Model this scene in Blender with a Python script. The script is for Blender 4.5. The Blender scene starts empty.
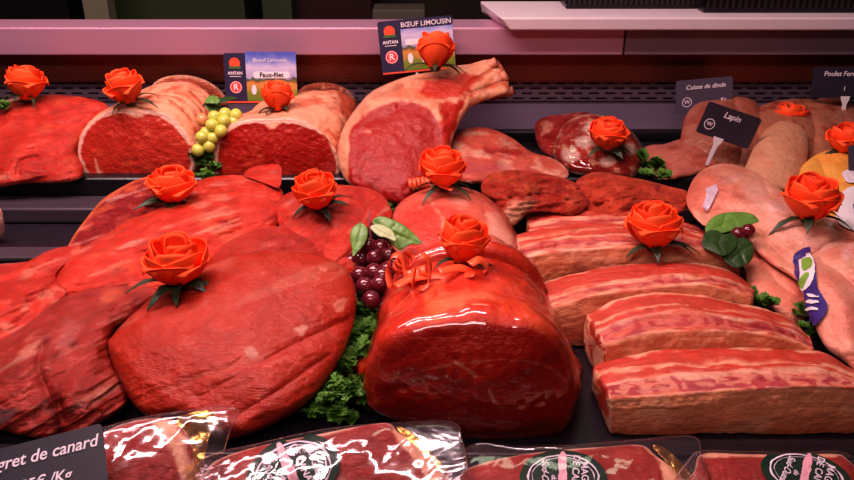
import bpy, bmesh, math, random
import numpy as np
from mathutils import Vector, Matrix, Quaternion
from mathutils.bvhtree import BVHTree

random.seed(7)
scene = bpy.context.scene
COL = scene.collection
PI = math.pi
def R(a): return math.radians(a)

# ------------------------------------------------------------------ camera model
CAMZ, PITCH, F = 0.51, 25.0, 830.0
CT, ST = math.cos(R(PITCH)), math.sin(R(PITCH))
CAM = np.array([0.0, 0.0, CAMZ])
def ray(px, py):
    a = (np.asarray(px, float) - 427.0) / F
    b = -(np.asarray(py, float) - 240.0) / F
    return np.stack([a, CT + b * ST, -ST + b * CT], -1)
def onZ(px, py, z):
    d = ray(px, py); t = (z - CAMZ) / d[..., 2]
    return CAM + d * t[..., None]
def onY(px, py, Y, lean=0.0):
    # plane Y = Y0 + lean*z
    d = ray(px, py)
    t = (Y + lean * CAMZ) / (d[..., 1] - lean * d[..., 2])
    return CAM + d * t[..., None]

# ------------------------------------------------------------------ noise
def _h(ix, iy, iz, s):
    n = (ix * 73856093) ^ (iy * 19349663) ^ (iz * 83492791) ^ (s * 2654435761 & 0x7fffffff)
    n = (n ^ (n >> 13)) * 1274126177 & 0x7fffffff
    n = (n ^ (n >> 16)) * 668265263 & 0x7fffffff
    return (n & 0xffff) / 32767.5 - 1.0
def vnoise(p, s=0):
    i = np.floor(p).astype(np.int64); f = p - i
    f = f * f * f * (f * (f * 6 - 15) + 10)
    r = 0
    for dx in (0, 1):
        wx = f[..., 0] if dx else 1 - f[..., 0]
        for dy in (0, 1):
            wy = f[..., 1] if dy else 1 - f[..., 1]
            for dz in (0, 1):
                wz = f[..., 2] if dz else 1 - f[..., 2]
                r = r + wx * wy * wz * _h(i[..., 0] + dx, i[..., 1] + dy, i[..., 2] + dz, s)
    return r
def fbm(p, s=0, o=4):
    r = 0; a = 1.0; t = 0
    for k in range(o):
        r = r + a * vnoise(p * 2 ** k + 13.7 * k, s + k); t += a; a *= .5
    return r / t * 1.6
def sst(a, b, x):
    t = np.clip((x - a) / (b - a), 0, 1); return t * t * (3 - 2 * t)

# ------------------------------------------------------------------ 2-D helpers
def smooth_poly(pts, n, closed=True):
    p = np.array(pts, float); m = len(p)
    if closed:
        q = np.concatenate([p[-1:], p, p[:2]]); segs = m
    else:
        q = np.concatenate([2 * p[:1] - p[1:2], p, 2 * p[-1:] - p[-2:-1]]); segs = m - 1
    out = []
    for i in range(segs):
        a, b, c, d = q[i], q[i + 1], q[i + 2], q[i + 3]
        for t in np.linspace(0, 1, 14, endpoint=False):
            out.append(.5 * ((2 * b) + (-a + c) * t + (2 * a - 5 * b + 4 * c - d) * t * t + (-a + 3 * b - 3 * c + d) * t ** 3))
    if not closed: out.append(p[-1])
    out = np.array(out)
    if closed: out = np.concatenate([out, out[:1]])
    L = np.concatenate([[0], np.cumsum(np.hypot(*(out[1:] - out[:-1]).T))])
    s = np.linspace(0, L[-1], n + (1 if closed else 0))
    r = np.stack([np.interp(s, L, out[:, 0]), np.interp(s, L, out[:, 1])], -1)
    return r[:-1] if closed else r
def perim(p):
    p = np.array(p, float); return np.hypot(*(np.roll(p, -1, 0) - p).T).sum()
def seg_dist(q, poly, closed):
    """distance of points q(...,2) to a polyline"""
    p = np.array(poly, float); d = np.full(q.shape[:-1], 1e9)
    n = len(p) if closed else len(p) - 1
    for i in range(n):
        a = p[i]; b = p[(i + 1) % len(p)]; ab = b - a
        t = np.clip(((q - a) @ ab) / max(ab @ ab, 1e-9), 0, 1)
        d = np.minimum(d, np.hypot(*np.moveaxis(q - a - t[..., None] * ab, -1, 0)))
    return d
def inside(q, poly):
    p = np.array(poly, float); c = np.zeros(q.shape[:-1], bool)
    for i in range(len(p)):
        x1, y1 = p[i]; x2, y2 = p[(i + 1) % len(p)]
        if y1 == y2: continue
        k = ((y1 > q[..., 1]) != (y2 > q[..., 1])) & (q[..., 0] < (x2 - x1) * (q[..., 1] - y1) / (y2 - y1) + x1)
        c ^= k
    return c
def sdist(q, poly):
    if len(poly) > 2: poly = smooth_poly(poly, max(16, len(poly) * 4))
    d = seg_dist(q, poly, True); return np.where(inside(q, poly), d, -d)

# ------------------------------------------------------------------ colours
def lin(c):
    c = np.array(c, float) / 255.0
    return np.where(c <= .04045, c / 12.92, ((c + .055) / 1.055) ** 2.4)
# albedos (linear)
RED = np.array([.55, .040, .030]); REDL = np.array([.66, .070, .042]); REDD = np.array([.26, .020, .018])
DEEP = np.array([.40, .030, .025]); FAT = np.array([.86, .52, .40]); FATP = np.array([.84, .56, .46])
PINK = np.array([.78, .28, .22]); ORNG = np.array([.78, .24, .13]); BROWN = np.array([.30, .07, .045])
SKIN = np.array([.80, .42, .34]); YELL = np.array([.83, .47, .17]); PURP = np.array([.45, .10, .14])

# ------------------------------------------------------------------ materials
def new_mat(name):
    m = bpy.data.materials.new(name); m.use_nodes = True
    nt = m.node_tree; nt.nodes.clear()
    out = nt.nodes.new('ShaderNodeOutputMaterial'); b = nt.nodes.new('ShaderNodeBsdfPrincipled')
    nt.links.new(b.outputs[0], out.inputs[0])
    return m, nt, b
def simple(name, col, rough=.5, metal=0, noise=0.0, nscale=60, bump=0.0, coat=0, spec=.5, emit=None, trans=0, stretch=None, sss=0):
    m, nt, b = new_mat(name); L = nt.links.new
    b.inputs['Roughness'].default_value = rough; b.inputs['Metallic'].default_value = metal
    b.inputs['Coat Weight'].default_value = coat; b.inputs['Coat Roughness'].default_value = .08
    b.inputs['Specular IOR Level'].default_value = spec
    if trans: b.inputs['Transmission Weight'].default_value = trans
    if sss:
        b.inputs['Subsurface Weight'].default_value = sss; b.inputs['Subsurface Scale'].default_value = .004
        b.inputs['Subsurface Radius'].default_value = (1, .4, .25)
    if emit:
        b.inputs['Emission Color'].default_value = (*emit[:3], 1); b.inputs['Emission Strength'].default_value = emit[3]
    tc = nt.nodes.new('ShaderNodeTexCoord'); mp = nt.nodes.new('ShaderNodeMapping')
    if stretch: mp.inputs['Scale'].default_value = stretch
    L(tc.outputs['Object'], mp.inputs[0])
    n = nt.nodes.new('ShaderNodeTexNoise'); n.inputs['Scale'].default_value = nscale; n.inputs['Detail'].default_value = 4
    L(mp.outputs[0], n.inputs['Vector'])
    mx = nt.nodes.new('ShaderNodeMix'); mx.data_type = 'RGBA'
    c = np.array(col[:3], float)
    mx.inputs['A'].default_value = (*np.clip(c * (1 - noise), 0, 1), 1); mx.inputs['B'].default_value = (*np.clip(c * (1 + noise), 0, 1), 1)
    L(n.outputs['Fac'], mx.inputs['Factor']); L(mx.outputs['Result'], b.inputs['Base Color'])
    if bump:
        bp = nt.nodes.new('ShaderNodeBump'); bp.inputs['Strength'].default_value = bump; bp.inputs['Distance'].default_value = .002
        L(n.outputs['Fac'], bp.inputs['Height']); L(bp.outputs[0], b.inputs['Normal'])
    return m
def meat_mat(name, rough=.38, fib=(0, 0, 0), fscale=(1, 5, 5), fibre=.5, lump=.5, coat=.25, vein=.0, vary=.22, bdist=.005, sheen=None, veincol=(.8, .33, .24), vscale=55, spots=0.0):
    """vertex colour x procedural variation, fibres along a mapped direction, wet coat"""
    m, nt, b = new_mat(name); L = nt.links.new; N = nt.nodes.new
    at = N('ShaderNodeAttribute'); at.attribute_name = 'Col'
    tc = N('ShaderNodeTexCoord'); mp = N('ShaderNodeMapping'); mp.inputs['Rotation'].default_value = [R(a) for a in fib]; mp.inputs['Scale'].default_value = fscale
    L(tc.outputs['Object'], mp.inputs[0])
    n1 = N('ShaderNodeTexNoise'); n1.inputs['Scale'].default_value = 38; n1.inputs['Detail'].default_value = 6; n1.inputs['Roughness'].default_value = .6
    L(tc.outputs['Object'], n1.inputs['Vector'])
    n2 = N('ShaderNodeTexNoise'); n2.inputs['Scale'].default_value = 90; n2.inputs['Detail'].default_value = 5; n2.inputs['Roughness'].default_value = .65; n2.inputs['Distortion'].default_value = .6
    L(mp.outputs[0], n2.inputs['Vector'])
    # colour variation
    r1 = N('ShaderNodeMapRange'); r1.inputs['From Min'].default_value = .3; r1.inputs['From Max'].default_value = .7
    r1.inputs['To Min'].default_value = 1 - vary; r1.inputs['To Max'].default_value = 1 + vary
    L(n1.outputs['Fac'], r1.inputs['Value'])
    r2 = N('ShaderNodeMapRange'); r2.inputs['From Min'].default_value = .3; r2.inputs['From Max'].default_value = .7
    r2.inputs['To Min'].default_value = 1 - vary * .8; r2.inputs['To Max'].default_value = 1 + vary * .8
    L(n2.outputs['Fac'], r2.inputs['Value'])
    mu = N('ShaderNodeMath'); mu.operation = 'MULTIPLY'; L(r1.outputs[0], mu.inputs[0]); L(r2.outputs[0], mu.inputs[1])
    vm = N('ShaderNodeVectorMath'); vm.operation = 'SCALE'; L(at.outputs['Color'], vm.inputs[0]); L(mu.outputs[0], vm.inputs['Scale'])
    colout = vm.outputs[0]
    if vein > 0:
        n3 = N('ShaderNodeTexNoise'); n3.inputs['Scale'].default_value = vscale; n3.inputs['Detail'].default_value = 3; n3.inputs['Distortion'].default_value = 1.2
        L(mp.outputs[0], n3.inputs['Vector'])
        s = N('ShaderNodeMath'); s.operation = 'SUBTRACT'; s.inputs[1].default_value = .5; L(n3.outputs['Fac'], s.inputs[0])
        ab = N('ShaderNodeMath'); ab.operation = 'ABSOLUTE'; L(s.outputs[0], ab.inputs[0])
        r3 = N('ShaderNodeMapRange'); r3.inputs['From Min'].default_value = .0; r3.inputs['From Max'].default_value = .028
        r3.inputs['To Min'].default_value = vein; r3.inputs['To Max'].default_value = 0; L(ab.outputs[0], r3.inputs['Value'])
        r4 = N('ShaderNodeMapRange'); r4.inputs['From Min'].default_value = .48; r4.inputs['From Max'].default_value = .62; L(n1.outputs['Fac'], r4.inputs['Value'])
        m3 = N('ShaderNodeMath'); m3.operation = 'MULTIPLY'; L(r3.outputs[0], m3.inputs[0]); L(r4.outputs[0], m3.inputs[1])
        mx = N('ShaderNodeMix'); mx.data_type = 'RGBA'; L(m3.outputs[0], mx.inputs['Factor']); L(colout, mx.inputs['A']); mx.inputs['B'].default_value = (*veincol, 1)
        colout = mx.outputs['Result']
    L(colout, b.inputs['Base Color'])
    add = N('ShaderNodeMath'); add.operation = 'MULTIPLY_ADD'; add.inputs[1].default_value = lump; L(n1.outputs['Fac'], add.inputs[0])
    fm = N('ShaderNodeMath'); fm.operation = 'MULTIPLY'; fm.inputs[1].default_value = fibre; L(n2.outputs['Fac'], fm.inputs[0]); L(fm.outputs[0], add.inputs[2])
    bp = N('ShaderNodeBump'); bp.inputs['Strength'].default_value = 1.0; bp.inputs['Distance'].default_value = bdist
    n4 = N('ShaderNodeTexNoise'); n4.inputs['Scale'].default_value = 260; n4.inputs['Detail'].default_value = 3; L(mp.outputs[0], n4.inputs['Vector'])
    ad2 = N('ShaderNodeMath'); ad2.operation = 'MULTIPLY_ADD'; ad2.inputs[1].default_value = .16; L(n4.outputs['Fac'], ad2.inputs[0]); L(add.outputs[0], ad2.inputs[2]); L(ad2.outputs[0], bp.inputs['Height'])
    L(bp.outputs[0], b.inputs['Normal']); L(bp.outputs[0], b.inputs['Coat Normal'])
    rr = N('ShaderNodeMapRange'); rr.inputs['To Min'].default_value = rough - .12; rr.inputs['To Max'].default_value = rough + .12; L(n1.outputs['Fac'], rr.inputs['Value']); L(rr.outputs[0], b.inputs['Roughness'])
    b.inputs['Coat Weight'].default_value = coat; b.inputs['Coat Roughness'].default_value = .14
    b.inputs['Specular IOR Level'].default_value = .25
    b.inputs['Subsurface Weight'].default_value = .12; b.inputs['Subsurface Radius'].default_value = (1, .25, .15); b.inputs['Subsurface Scale'].default_value = .004
    return m
def film_mat(name, tint=(1, 1, 1), clear=.93, rough=.07, bump=.5, bscale=30, stretch=(1, 1, 1), haze=.0):
    m = bpy.data.materials.new(name); m.use_nodes = True; nt = m.node_tree; nt.nodes.clear(); N = nt.nodes.new; L = nt.links.new
    out = N('ShaderNodeOutputMaterial'); tr = N('ShaderNodeBsdfTransparent'); tr.inputs[0].default_value = (*tint, 1)
    gl = N('ShaderNodeBsdfGlossy'); gl.inputs['Roughness'].default_value = rough; gl.inputs[0].default_value = (1, 1, 1, 1)
    tc = N('ShaderNodeTexCoord'); mp = N('ShaderNodeMapping'); mp.inputs['Scale'].default_value = stretch; L(tc.outputs['Object'], mp.inputs[0])
    n = N('ShaderNodeTexNoise'); n.inputs['Scale'].default_value = bscale; n.inputs['Detail'].default_value = 2; n.inputs['Distortion'].default_value = 1.5; L(mp.outputs[0], n.inputs['Vector'])
    bp = N('ShaderNodeBump'); bp.inputs['Strength'].default_value = bump; bp.inputs['Distance'].default_value = .006; L(n.outputs['Fac'], bp.inputs['Height'])
    L(bp.outputs[0], gl.inputs['Normal'])
    lw = N('ShaderNodeLayerWeight'); lw.inputs['Blend'].default_value = .25; L(bp.outputs[0], lw.inputs['Normal'])
    mr = N('ShaderNodeMapRange'); mr.inputs['To Min'].default_value = 1 - clear; mr.inputs['To Max'].default_value = .7; L(lw.outputs['Fresnel'], mr.inputs['Value'])
    mx = N('ShaderNodeMixShader'); L(mr.outputs[0], mx.inputs[0]); L(tr.outputs[0], mx.inputs[1]); L(gl.outputs[0], mx.inputs[2])
    last = mx.outputs[0]
    if haze:
        df = N('ShaderNodeBsdfDiffuse'); df.inputs[0].default_value = (.75, .6, .66, 1)
        m2 = N('ShaderNodeMixShader'); m2.inputs[0].default_value = haze; L(last, m2.inputs[1]); L(df.outputs[0], m2.inputs[2]); last = m2.outputs[0]
    L(last, out.inputs[0]); return m

# ------------------------------------------------------------------ object helpers
def tag(o, label=None, cat=None, group=None, kind=None):
    if label: o['label'] = label
    if cat: o['category'] = cat
    if group: o['group'] = group
    if kind: o['kind'] = kind
    return o
BVHS = []
def mesh_obj(name, V, Fc, mat, cols=None, parent=None, origin=None, smooth=True, hit=False, auto_origin=True):
    V = np.asarray(V, float)
    if hit: BVHS.append(BVHTree.FromPolygons([tuple(v) for v in V], [tuple(f) for f in Fc]))
    if parent is not None: org = np.array(parent_world(parent))
    elif origin is not None: org = np.array(origin)
    elif auto_origin: org = np.array([(V[:, 0].min() + V[:, 0].max()) / 2, (V[:, 1].min() + V[:, 1].max()) / 2, V[:, 2].min()])
    else: org = np.zeros(3)
    me = bpy.data.meshes.new(name); me.from_pydata((V - org).tolist(), [], [tuple(int(i) for i in f) for f in Fc])
    if smooth: me.polygons.foreach_set('use_smooth', [True] * len(me.polygons))
    if cols is not None:
        a = me.color_attributes.new('Col', 'FLOAT_COLOR', 'POINT')
        c = np.ones((len(V), 4)); c[:, :3] = cols; a.data.foreach_set('color', c.ravel())
    me.materials.append(mat); me.update()
    o = bpy.data.objects.new(name, me); COL.objects.link(o)
    if parent is None: o.location = org
    else: o.parent = parent
    return o
def parent_world(p):
    x = Vector(p.location); q = p.parent
    while q: x = x + Vector(q.location); q = q.parent
    return x
def empty(name, loc, rot=None):
    o = bpy.data.objects.new(name, None); COL.objects.link(o); o.location = loc; o.empty_display_size = .01
    if rot: o.rotation_euler = rot
    return o
def bm_obj(name, bm, mat, parent=None, loc=None, smooth=False, rot=None):
    me = bpy.data.meshes.new(name); bm.to_mesh(me); bm.free()
    if smooth: me.polygons.foreach_set('use_smooth', [True] * len(me.polygons))
    me.materials.append(mat); o = bpy.data.objects.new(name, me); COL.objects.link(o)
    if parent: o.parent = parent
    if loc is not None: o.location = loc
    if rot: o.rotation_euler = rot
    return o
def box_bm(bm, x0, x1, y0, y1, z0, z1, bev=0):
    r = bmesh.ops.create_cube(bm, size=1)
    for v in r['verts']:
        v.co = Vector(((x0 + x1) / 2 + v.co.x * (x1 - x0), (y0 + y1) / 2 + v.co.y * (y1 - y0), (z0 + z1) / 2 + v.co.z * (z1 - z0)))
    if bev:
        es = list({e for v in r['verts'] for e in v.link_edges}); bmesh.ops.bevel(bm, geom=es, offset=bev, segments=3, affect='EDGES', profile=.5)
def box(name, x0, x1, y0, y1, z0, z1, mat, bev=0, parent=None):
    bm = bmesh.new(); c = Vector(((x0 + x1) / 2, (y0 + y1) / 2, z0)) if parent is None else Vector((0, 0, 0))
    box_bm(bm, x0 - c.x, x1 - c.x, y0 - c.y, y1 - c.y, z0 - c.z, z1 - c.z, bev)
    return bm_obj(name, bm, mat, parent, c if parent is None else None, smooth=False)
def hit(px, py, off=0.0):
    d = ray(px, py); d = d / np.linalg.norm(d); best = None
    for b in BVHS:
        r = b.ray_cast(Vector(CAM), Vector(d))
        if r[0] is not None and (best is None or r[3] < best[2]): best = (r[0], r[1], r[3])
    if best is None: return Vector(onZ(px, py, 0.0)), Vector((0, 0, 1))
    n = best[1]
    if n.dot(Vector(d)) > 0: n = -n
    return best[0] + n * off, n

def warm(c):
    """deepen the meat's own colour"""
    c = np.clip(c, 0, 1); l = c.max(-1, keepdims=True); r = np.clip(c / (l + 1e-6), 0, 1) ** np.array([1, 1.34, 1.46]) * l * .98
    return np.clip(r, 0, .95)
# ------------------------------------------------------------------ painting
def paint(q, P, s, base, patches, seed=0, rim=None, mottle=None):
    """q pixel coords (n,2); P world; returns colours"""
    c = np.tile(np.array(base, float), (len(q), 1))
    n = fbm(P * 45, seed, 4); n2 = fbm(P * 130, seed + 9, 3)
    if mottle is not None:
        col, amt, lo, hi, sc = mottle
        k = sst(lo, hi, fbm(P * sc, seed + 21, 4)) * amt
        c = c * (1 - k[:, None]) + np.array(col) * k[:, None]
    if rim is not None:
        col, s0, s1 = rim[:3]
        k = sst(s0, s1, s + n * .05)
        if len(rim) > 3: k = k * rim[3](q)
        c = c * (1 - k[:, None]) + np.array(col) * k[:, None]
    for p in patches or []:
        # (poly or line, colour, softness, noise px[, width->line][, amount])
        poly, col, soft, nz = p[:4]
        w = p[4] if len(p) > 4 else None; amt = p[5] if len(p) > 5 else 1
        if w is None: d = sdist(q, poly)
        else: d = w - seg_dist(q, smooth_poly(poly, 24, False) if len(poly) > 2 else poly, False)
        k = sst(-soft, soft, d + (n * .7 + n2 * .5) * nz) * amt
        c = c * (1 - k[:, None]) + np.array(col) * k[:, None]
    return warm(c)

MESH_PX = 1.5
from mathutils.geometry import delaunay_2d_cdt
def relax(mask, u, it, h):
    for _ in range(it):
        v = np.zeros_like(u)
        v[1:-1, 1:-1] = (u[:-2, 1:-1] + u[2:, 1:-1] + u[1:-1, :-2] + u[1:-1, 2:] + h * h) / 4
        u = np.where(mask, v, 0)
    return u
def bilin(G, x0, y0, h, q):
    fx = (q[:, 0] - x0) / h; fy = (q[:, 1] - y0) / h
    ix = np.clip(fx.astype(int), 0, G.shape[1] - 2); iy = np.clip(fy.astype(int), 0, G.shape[0] - 2); fx = np.clip(fx - ix, 0, 1); fy = np.clip(fy - iy, 0, 1)
    return (G[iy, ix] * (1 - fx) + G[iy, ix + 1] * fx) * (1 - fy) + (G[iy + 1, ix] * (1 - fx) + G[iy + 1, ix + 1] * fx) * fy
def inflate(poly, q):
    """smooth membrane height over a closed outline, sampled at q"""
    x0, y0 = poly.min(0) - 6; x1, y1 = poly.max(0) + 6; G = None
    for h, it in ((5.0, 500), (2.5, 120), (1.25, 60)):
        xs = np.arange(x0, x1 + h, h); ys = np.arange(y0, y1 + h, h); X, Y = np.meshgrid(xs, ys); Q = np.stack([X, Y], -1).reshape(-1, 2)
        mask = inside(Q, poly).reshape(X.shape); mask[0] = mask[-1] = False; mask[:, 0] = mask[:, -1] = False
        u = np.zeros(X.shape) if G is None else bilin(G[0], x0, y0, G[1], Q).reshape(X.shape)
        G = (relax(mask, u, it, h), h)
    return np.maximum(bilin(G[0], x0, y0, G[1], q), 0), G[0].max()
def lump(name, outline, zb, Yt, T, mat, base, Tb=.05, p=2.4, qq=2.0, spine=None, bumps=(), patches=(), rim=None, mottle=None,
         disp=(.0035, 22), fine=.0006, floor=.001, seed=1, parent=None, step=MESH_PX, creases=(), wr=None, hitme=True, hump=None, streak=None, tone=1.0):
    """a closed soft body: silhouette outline, mid surface rising from the front contact (height zb) to the far edge (depth Yt)"""
    o = np.array(outline, float); n = int(max(40, perim(o) / step)); b = smooth_poly(o, n)
    tg = np.roll(b, -1, 0) - np.roll(b, 1, 0); tg /= np.hypot(*tg.T)[:, None] + 1e-9; nr2 = np.stack([-tg[:, 1], tg[:, 0]], -1)
    if not inside((b + nr2 * .5)[:1], b)[0]: nr2 = -nr2
    pts = [b]
    for ins in (.35, .95, 1.9):
        r = b + nr2 * ins; k = (seg_dist(r, b, True) > ins * .85) & inside(r, b); pts.append(r[k])
    xs = np.arange(b[:, 0].min(), b[:, 0].max(), step); ys = np.arange(b[:, 1].min(), b[:, 1].max(), step * .87); X, Y = np.meshgrid(xs, ys); X[1::2] += step / 2
    g = np.stack([X, Y], -1).reshape(-1, 2); g = g[inside(g, b)]; g = g[seg_dist(g, b[::2], True) > 2.8]; pts.append(g)
    q = np.concatenate(pts)
    ed = [(i, (i + 1) % n) for i in range(n)]
    r = delaunay_2d_cdt([Vector(v) for v in q], ed, [], 1, 1e-5); q = np.array([tuple(v) for v in r[0]]); tri = np.array([list(f) for f in r[2]])
    on = np.zeros(len(q), bool)
    d = seg_dist(q, b, True); on = d < 1e-3
    u, um = inflate(b, q); u = np.where(on, 0, u); dm = d.max(); S = 1 - d / dm
    py0, py1 = o[:, 1].max(), o[:, 1].min()
    A = onZ(427, py0, zb); B = onY(427, py1, Yt); A = A[[1, 2]]; B = B[[1, 2]]
    nrm = np.array([0, -(B[1] - A[1]), B[0] - A[0]]); nrm /= np.linalg.norm(nrm); P0 = np.array([0, A[0], A[1]])
    def unp(qq_):
        dr = ray(qq_[..., 0], qq_[..., 1]); t = ((P0 - CAM) @ nrm) / (dr @ nrm); return CAM + dr * t[..., None]
    M = unp(q); cen = unp(o.mean(0)[None])[0]; vd = CAM - cen; vd /= np.linalg.norm(vd)
    prof = np.clip(u / um, 0, 1) ** (1.2 / p)
    h = T * prof
    if hump is not None: h = h * hump(q)
    gg = np.zeros(len(q))
    for line, amp, wd in bumps:
        dd = seg_dist(q, smooth_poly(line, 24, False) if len(line) > 2 else line, False); gg += amp * np.exp(-(dd / wd) ** 2)
    for line, amp, wd in creases:
        dd = seg_dist(q, smooth_poly(line, 24, False) if len(line) > 2 else line, False); gg -= amp * np.exp(-np.abs(dd) / wd)
    ns = fbm(M * disp[1], seed, 4) * disp[0] + fbm(M * 160, seed + 5, 3) * fine
    if wr is not None:
        for (amp, ang, fa, fl) in wr:
            ca, sa = math.cos(R(ang)), math.sin(R(ang)); uu = M[:, 0] * ca + M[:, 1] * sa; v = -M[:, 0] * sa + M[:, 1] * ca
            rr_ = fbm(np.stack([uu * fl, v * fa, M[:, 2] * fl], -1), seed + 31, 3); ns = ns + amp * (1 - 2 * np.abs(rr_))
    edge = sst(0, .5, prof)
    h = h + gg * (.15 + .85 * edge) + ns * (.3 + .7 * edge)
    Pf = M + vd * h[:, None]; Pb = M - vd * (Tb * .6 * prof)[:, None]
    Pf[:, 2] = np.maximum(Pf[:, 2], floor); Pb[:, 2] = np.maximum(Pb[:, 2], floor)
    N_ = len(q); bi = np.where(on, np.arange(N_), np.arange(N_) + N_)
    V = np.concatenate([Pf, Pb]); cf = paint(q, Pf, S, base, patches, seed, rim, mottle)
    for (col, amt, ang, fa, fl, lo, hi) in (streak or ()):     # membrane, fat and, on the rabbits, painted sheen drawn out along the grain
        ca, sa = math.cos(R(ang)), math.sin(R(ang)); uu = M[:, 0] * ca + M[:, 1] * sa; v = -M[:, 0] * sa + M[:, 1] * ca
        k = sst(lo, hi, fbm(np.stack([uu * fl, v * fa, M[:, 2] * fl], -1), seed + 61, 4)) * amt * sst(-.5, .3, fbm(M * 25, seed + 70, 2)); cf = cf * (1 - k[:, None]) + np.array(col) * k[:, None]
    cf = cf * tone; cc = np.concatenate([cf, cf])
    Fc = np.concatenate([tri, bi[tri][:, ::-1]])
    keep = np.ones(2 * N_, bool); keep[N_:][on] = False; mp_ = np.cumsum(keep) - 1
    V = V[keep]; cc = cc[keep]; Fc = mp_[Fc]
    ob = mesh_obj(name, V, Fc.tolist(), mat, cc, parent, hit=hitme)
    bm = bmesh.new(); bm.from_mesh(ob.data); bmesh.ops.recalc_face_normals(bm, faces=bm.faces); bm.to_mesh(ob.data); bm.free()
    return ob

def loft(name, secs, mat, base, face_patches=(), side_patches=(), bulge=.006, rnd=.012, disp=(.003, 25), fine=.0006, floor=.001, seed=1, parent=None,
         face_col=None, rimw=None, rimcol=None, side_mottle=None, face_mottle=None, inflate=0.0, hitme=True, off=0.0, step=MESH_PX, nsec=None, back_taper=.75, wr=None):
    """a roast: a cut face (first section) and a body running back through the further sections. secs: [(outline, Y, lean), ...]"""
    n = int(max(60, perim(secs[0][0]) / step))
    S3, S2 = [], []
    for (o, Y, lean) in secs:
        o = np.array(o, float); c = (o.max(0) + o.min(0)) / 2
        b = smooth_poly(o, 720); ang = np.arctan2(b[:, 1] - c[1], b[:, 0] - c[0])
        # resample by arc length starting at the top
        k = int(np.argmin(np.abs(ang + PI / 2))); b = np.roll(b, -k, 0)
        b2 = smooth_poly(b[::6], n); S2.append(b2); S3.append(onY(b2[:, 0], b2[:, 1], Y, lean))
    # face rings
    c3 = S3[0].mean(0); c2 = S2[0].mean(0)
    rows, qs, ss, kind = [], [], [], []
    nr = int(max(12, (S2[0].max(0) - S2[0].min(0)).max() / 2 / step))
    rad = np.linalg.norm(S3[0] - c3, axis=1)
    for s in np.linspace(0, 1, nr, endpoint=False):
        sh = 1 - rnd / rad.mean()
        P = c3 + (S3[0] - c3) * s * sh
        P = P + np.array([0, -1, .15]) * (bulge * (1 - s ** 2)); rows.append(P); qs.append(c2 + (S2[0] - c2) * s * sh); ss.append(s); kind.append(0)
    for a in np.linspace(0, PI / 2, 10):
        sh = 1 - rnd / rad.mean() * (1 - math.sin(a))
        P = c3 + (S3[0] - c3) * sh + np.array([0, 1, 0]) * (rnd * (1 - math.cos(a)))
        rows.append(P); qs.append(c2 + (S2[0] - c2) * sh); ss.append(1.0); kind.append(a / (PI / 2))
    ns_ = nsec or 70
    L = np.array([s[1] for s in secs]); L = (L - L[0]) / (L[-1] - L[0])
    for t in np.linspace(0, 1, ns_)[1:]:
        k = min(np.searchsorted(L, t, 'right') - 1, len(L) - 2); u = (t - L[k]) / (L[k + 1] - L[k])
        P = S3[k] * (1 - u) + S3[k + 1] * u; Q = S2[k] * (1 - u) + S2[k + 1] * u
        P = P + np.array([0, rnd, 0]) * (1 - t)
        if inflate:
            cc = P.mean(0); P = cc + (P - cc) * (1 + inflate * math.sin(PI * t))
        rows.append(P); qs.append(Q); ss.append(1.0); kind.append(1 + t)
    lastP, lastQ = rows[-1], qs[-1]; cc = lastP.mean(0); dep = np.linalg.norm(lastP - cc, axis=1).mean() * .5
    for a in np.linspace(0, PI / 2, 14)[1:]:
        P = cc + (lastP - cc) * max(math.cos(a), .001) + np.array([0, 1, 0]) * dep * math.sin(a)
        rows.append(P); qs.append(lastQ); ss.append(1.0); kind.append(2.0)
    V = np.array(rows); Q = np.array(qs); m = V.shape[0]
    V = V.reshape(-1, 3); Q = Q.reshape(-1, 2); K = np.repeat(kind, n); S = np.repeat(ss, n)
    # normals by centre
    c = V[np.repeat(np.array(kind) >= 1, n)].mean(0)
    nd = V - np.stack([np.full(len(V), c[0]), V[:, 1], np.full(len(V), c[2] * .6)], -1); nd[:, 1] = 0
    nd /= (np.linalg.norm(nd, axis=1)[:, None] + 1e-6)
    w = np.clip(K, 0, 1)[:, None]; nd = nd * w + np.array([0, -1, .2]) * (1 - w)
    ns = fbm(V * disp[1], seed, 4) * disp[0] * (.25 + .75 * w[:, 0]) + fbm(V * 150, seed + 3, 3) * fine
    if wr is not None:
        for (amp, fx, fy) in wr:
            r = fbm(np.stack([V[:, 0] * fx, V[:, 1] * fy, V[:, 2] * fx], -1), seed + 31, 3); ns = ns + amp * (1 - 2 * np.abs(r)) * w[:, 0]
    V = V + nd * (ns + off)[:, None]
    V[:, 2] = np.maximum(V[:, 2], floor)
    fcol = face_col if face_col is not None else base
    c1 = paint(Q, V, S, fcol, face_patches, seed, None, face_mottle); c2_ = paint(Q, V, S, base, side_patches, seed + 4, None, side_mottle)
    isf = (K < .35)
    kk = np.where(isf, 1.0, 0.0)
    if rimw is not None:
        dd = (1 - S) * rad.mean() ; nn = fbm(V * 60, seed + 8, 3)
        if callable(rimw): rw = rimw(Q)
        else: rw = rimw
        k2 = sst(-.0015, .0015, dd - rw + nn * .003)
        rc = np.array(rimcol)
        c1 = c1 * k2[:, None] + rc * (1 - k2[:, None])
    cols = c1 * kk[:, None] + c2_ * (1 - kk[:, None])
    idx = np.arange(n); nx = np.roll(idx, -1); Fc = []
    for a in range(m - 1):
        Fc.append(np.stack([a * n + idx, (a + 1) * n + idx, (a + 1) * n + nx, a * n + nx], -1))
    Fc = np.concatenate(Fc).tolist()
    ob = mesh_obj(name, V, Fc, mat, cols, parent, hit=hitme)
    bm = bmesh.new(); bm.from_mesh(ob.data); bmesh.ops.remove_doubles(bm, verts=bm.verts, dist=.00012); bmesh.ops.recalc_face_normals(bm, faces=bm.faces)
    for f in bm.faces: f.smooth = True
    bm.to_mesh(ob.data); bm.free()
    return ob

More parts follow.
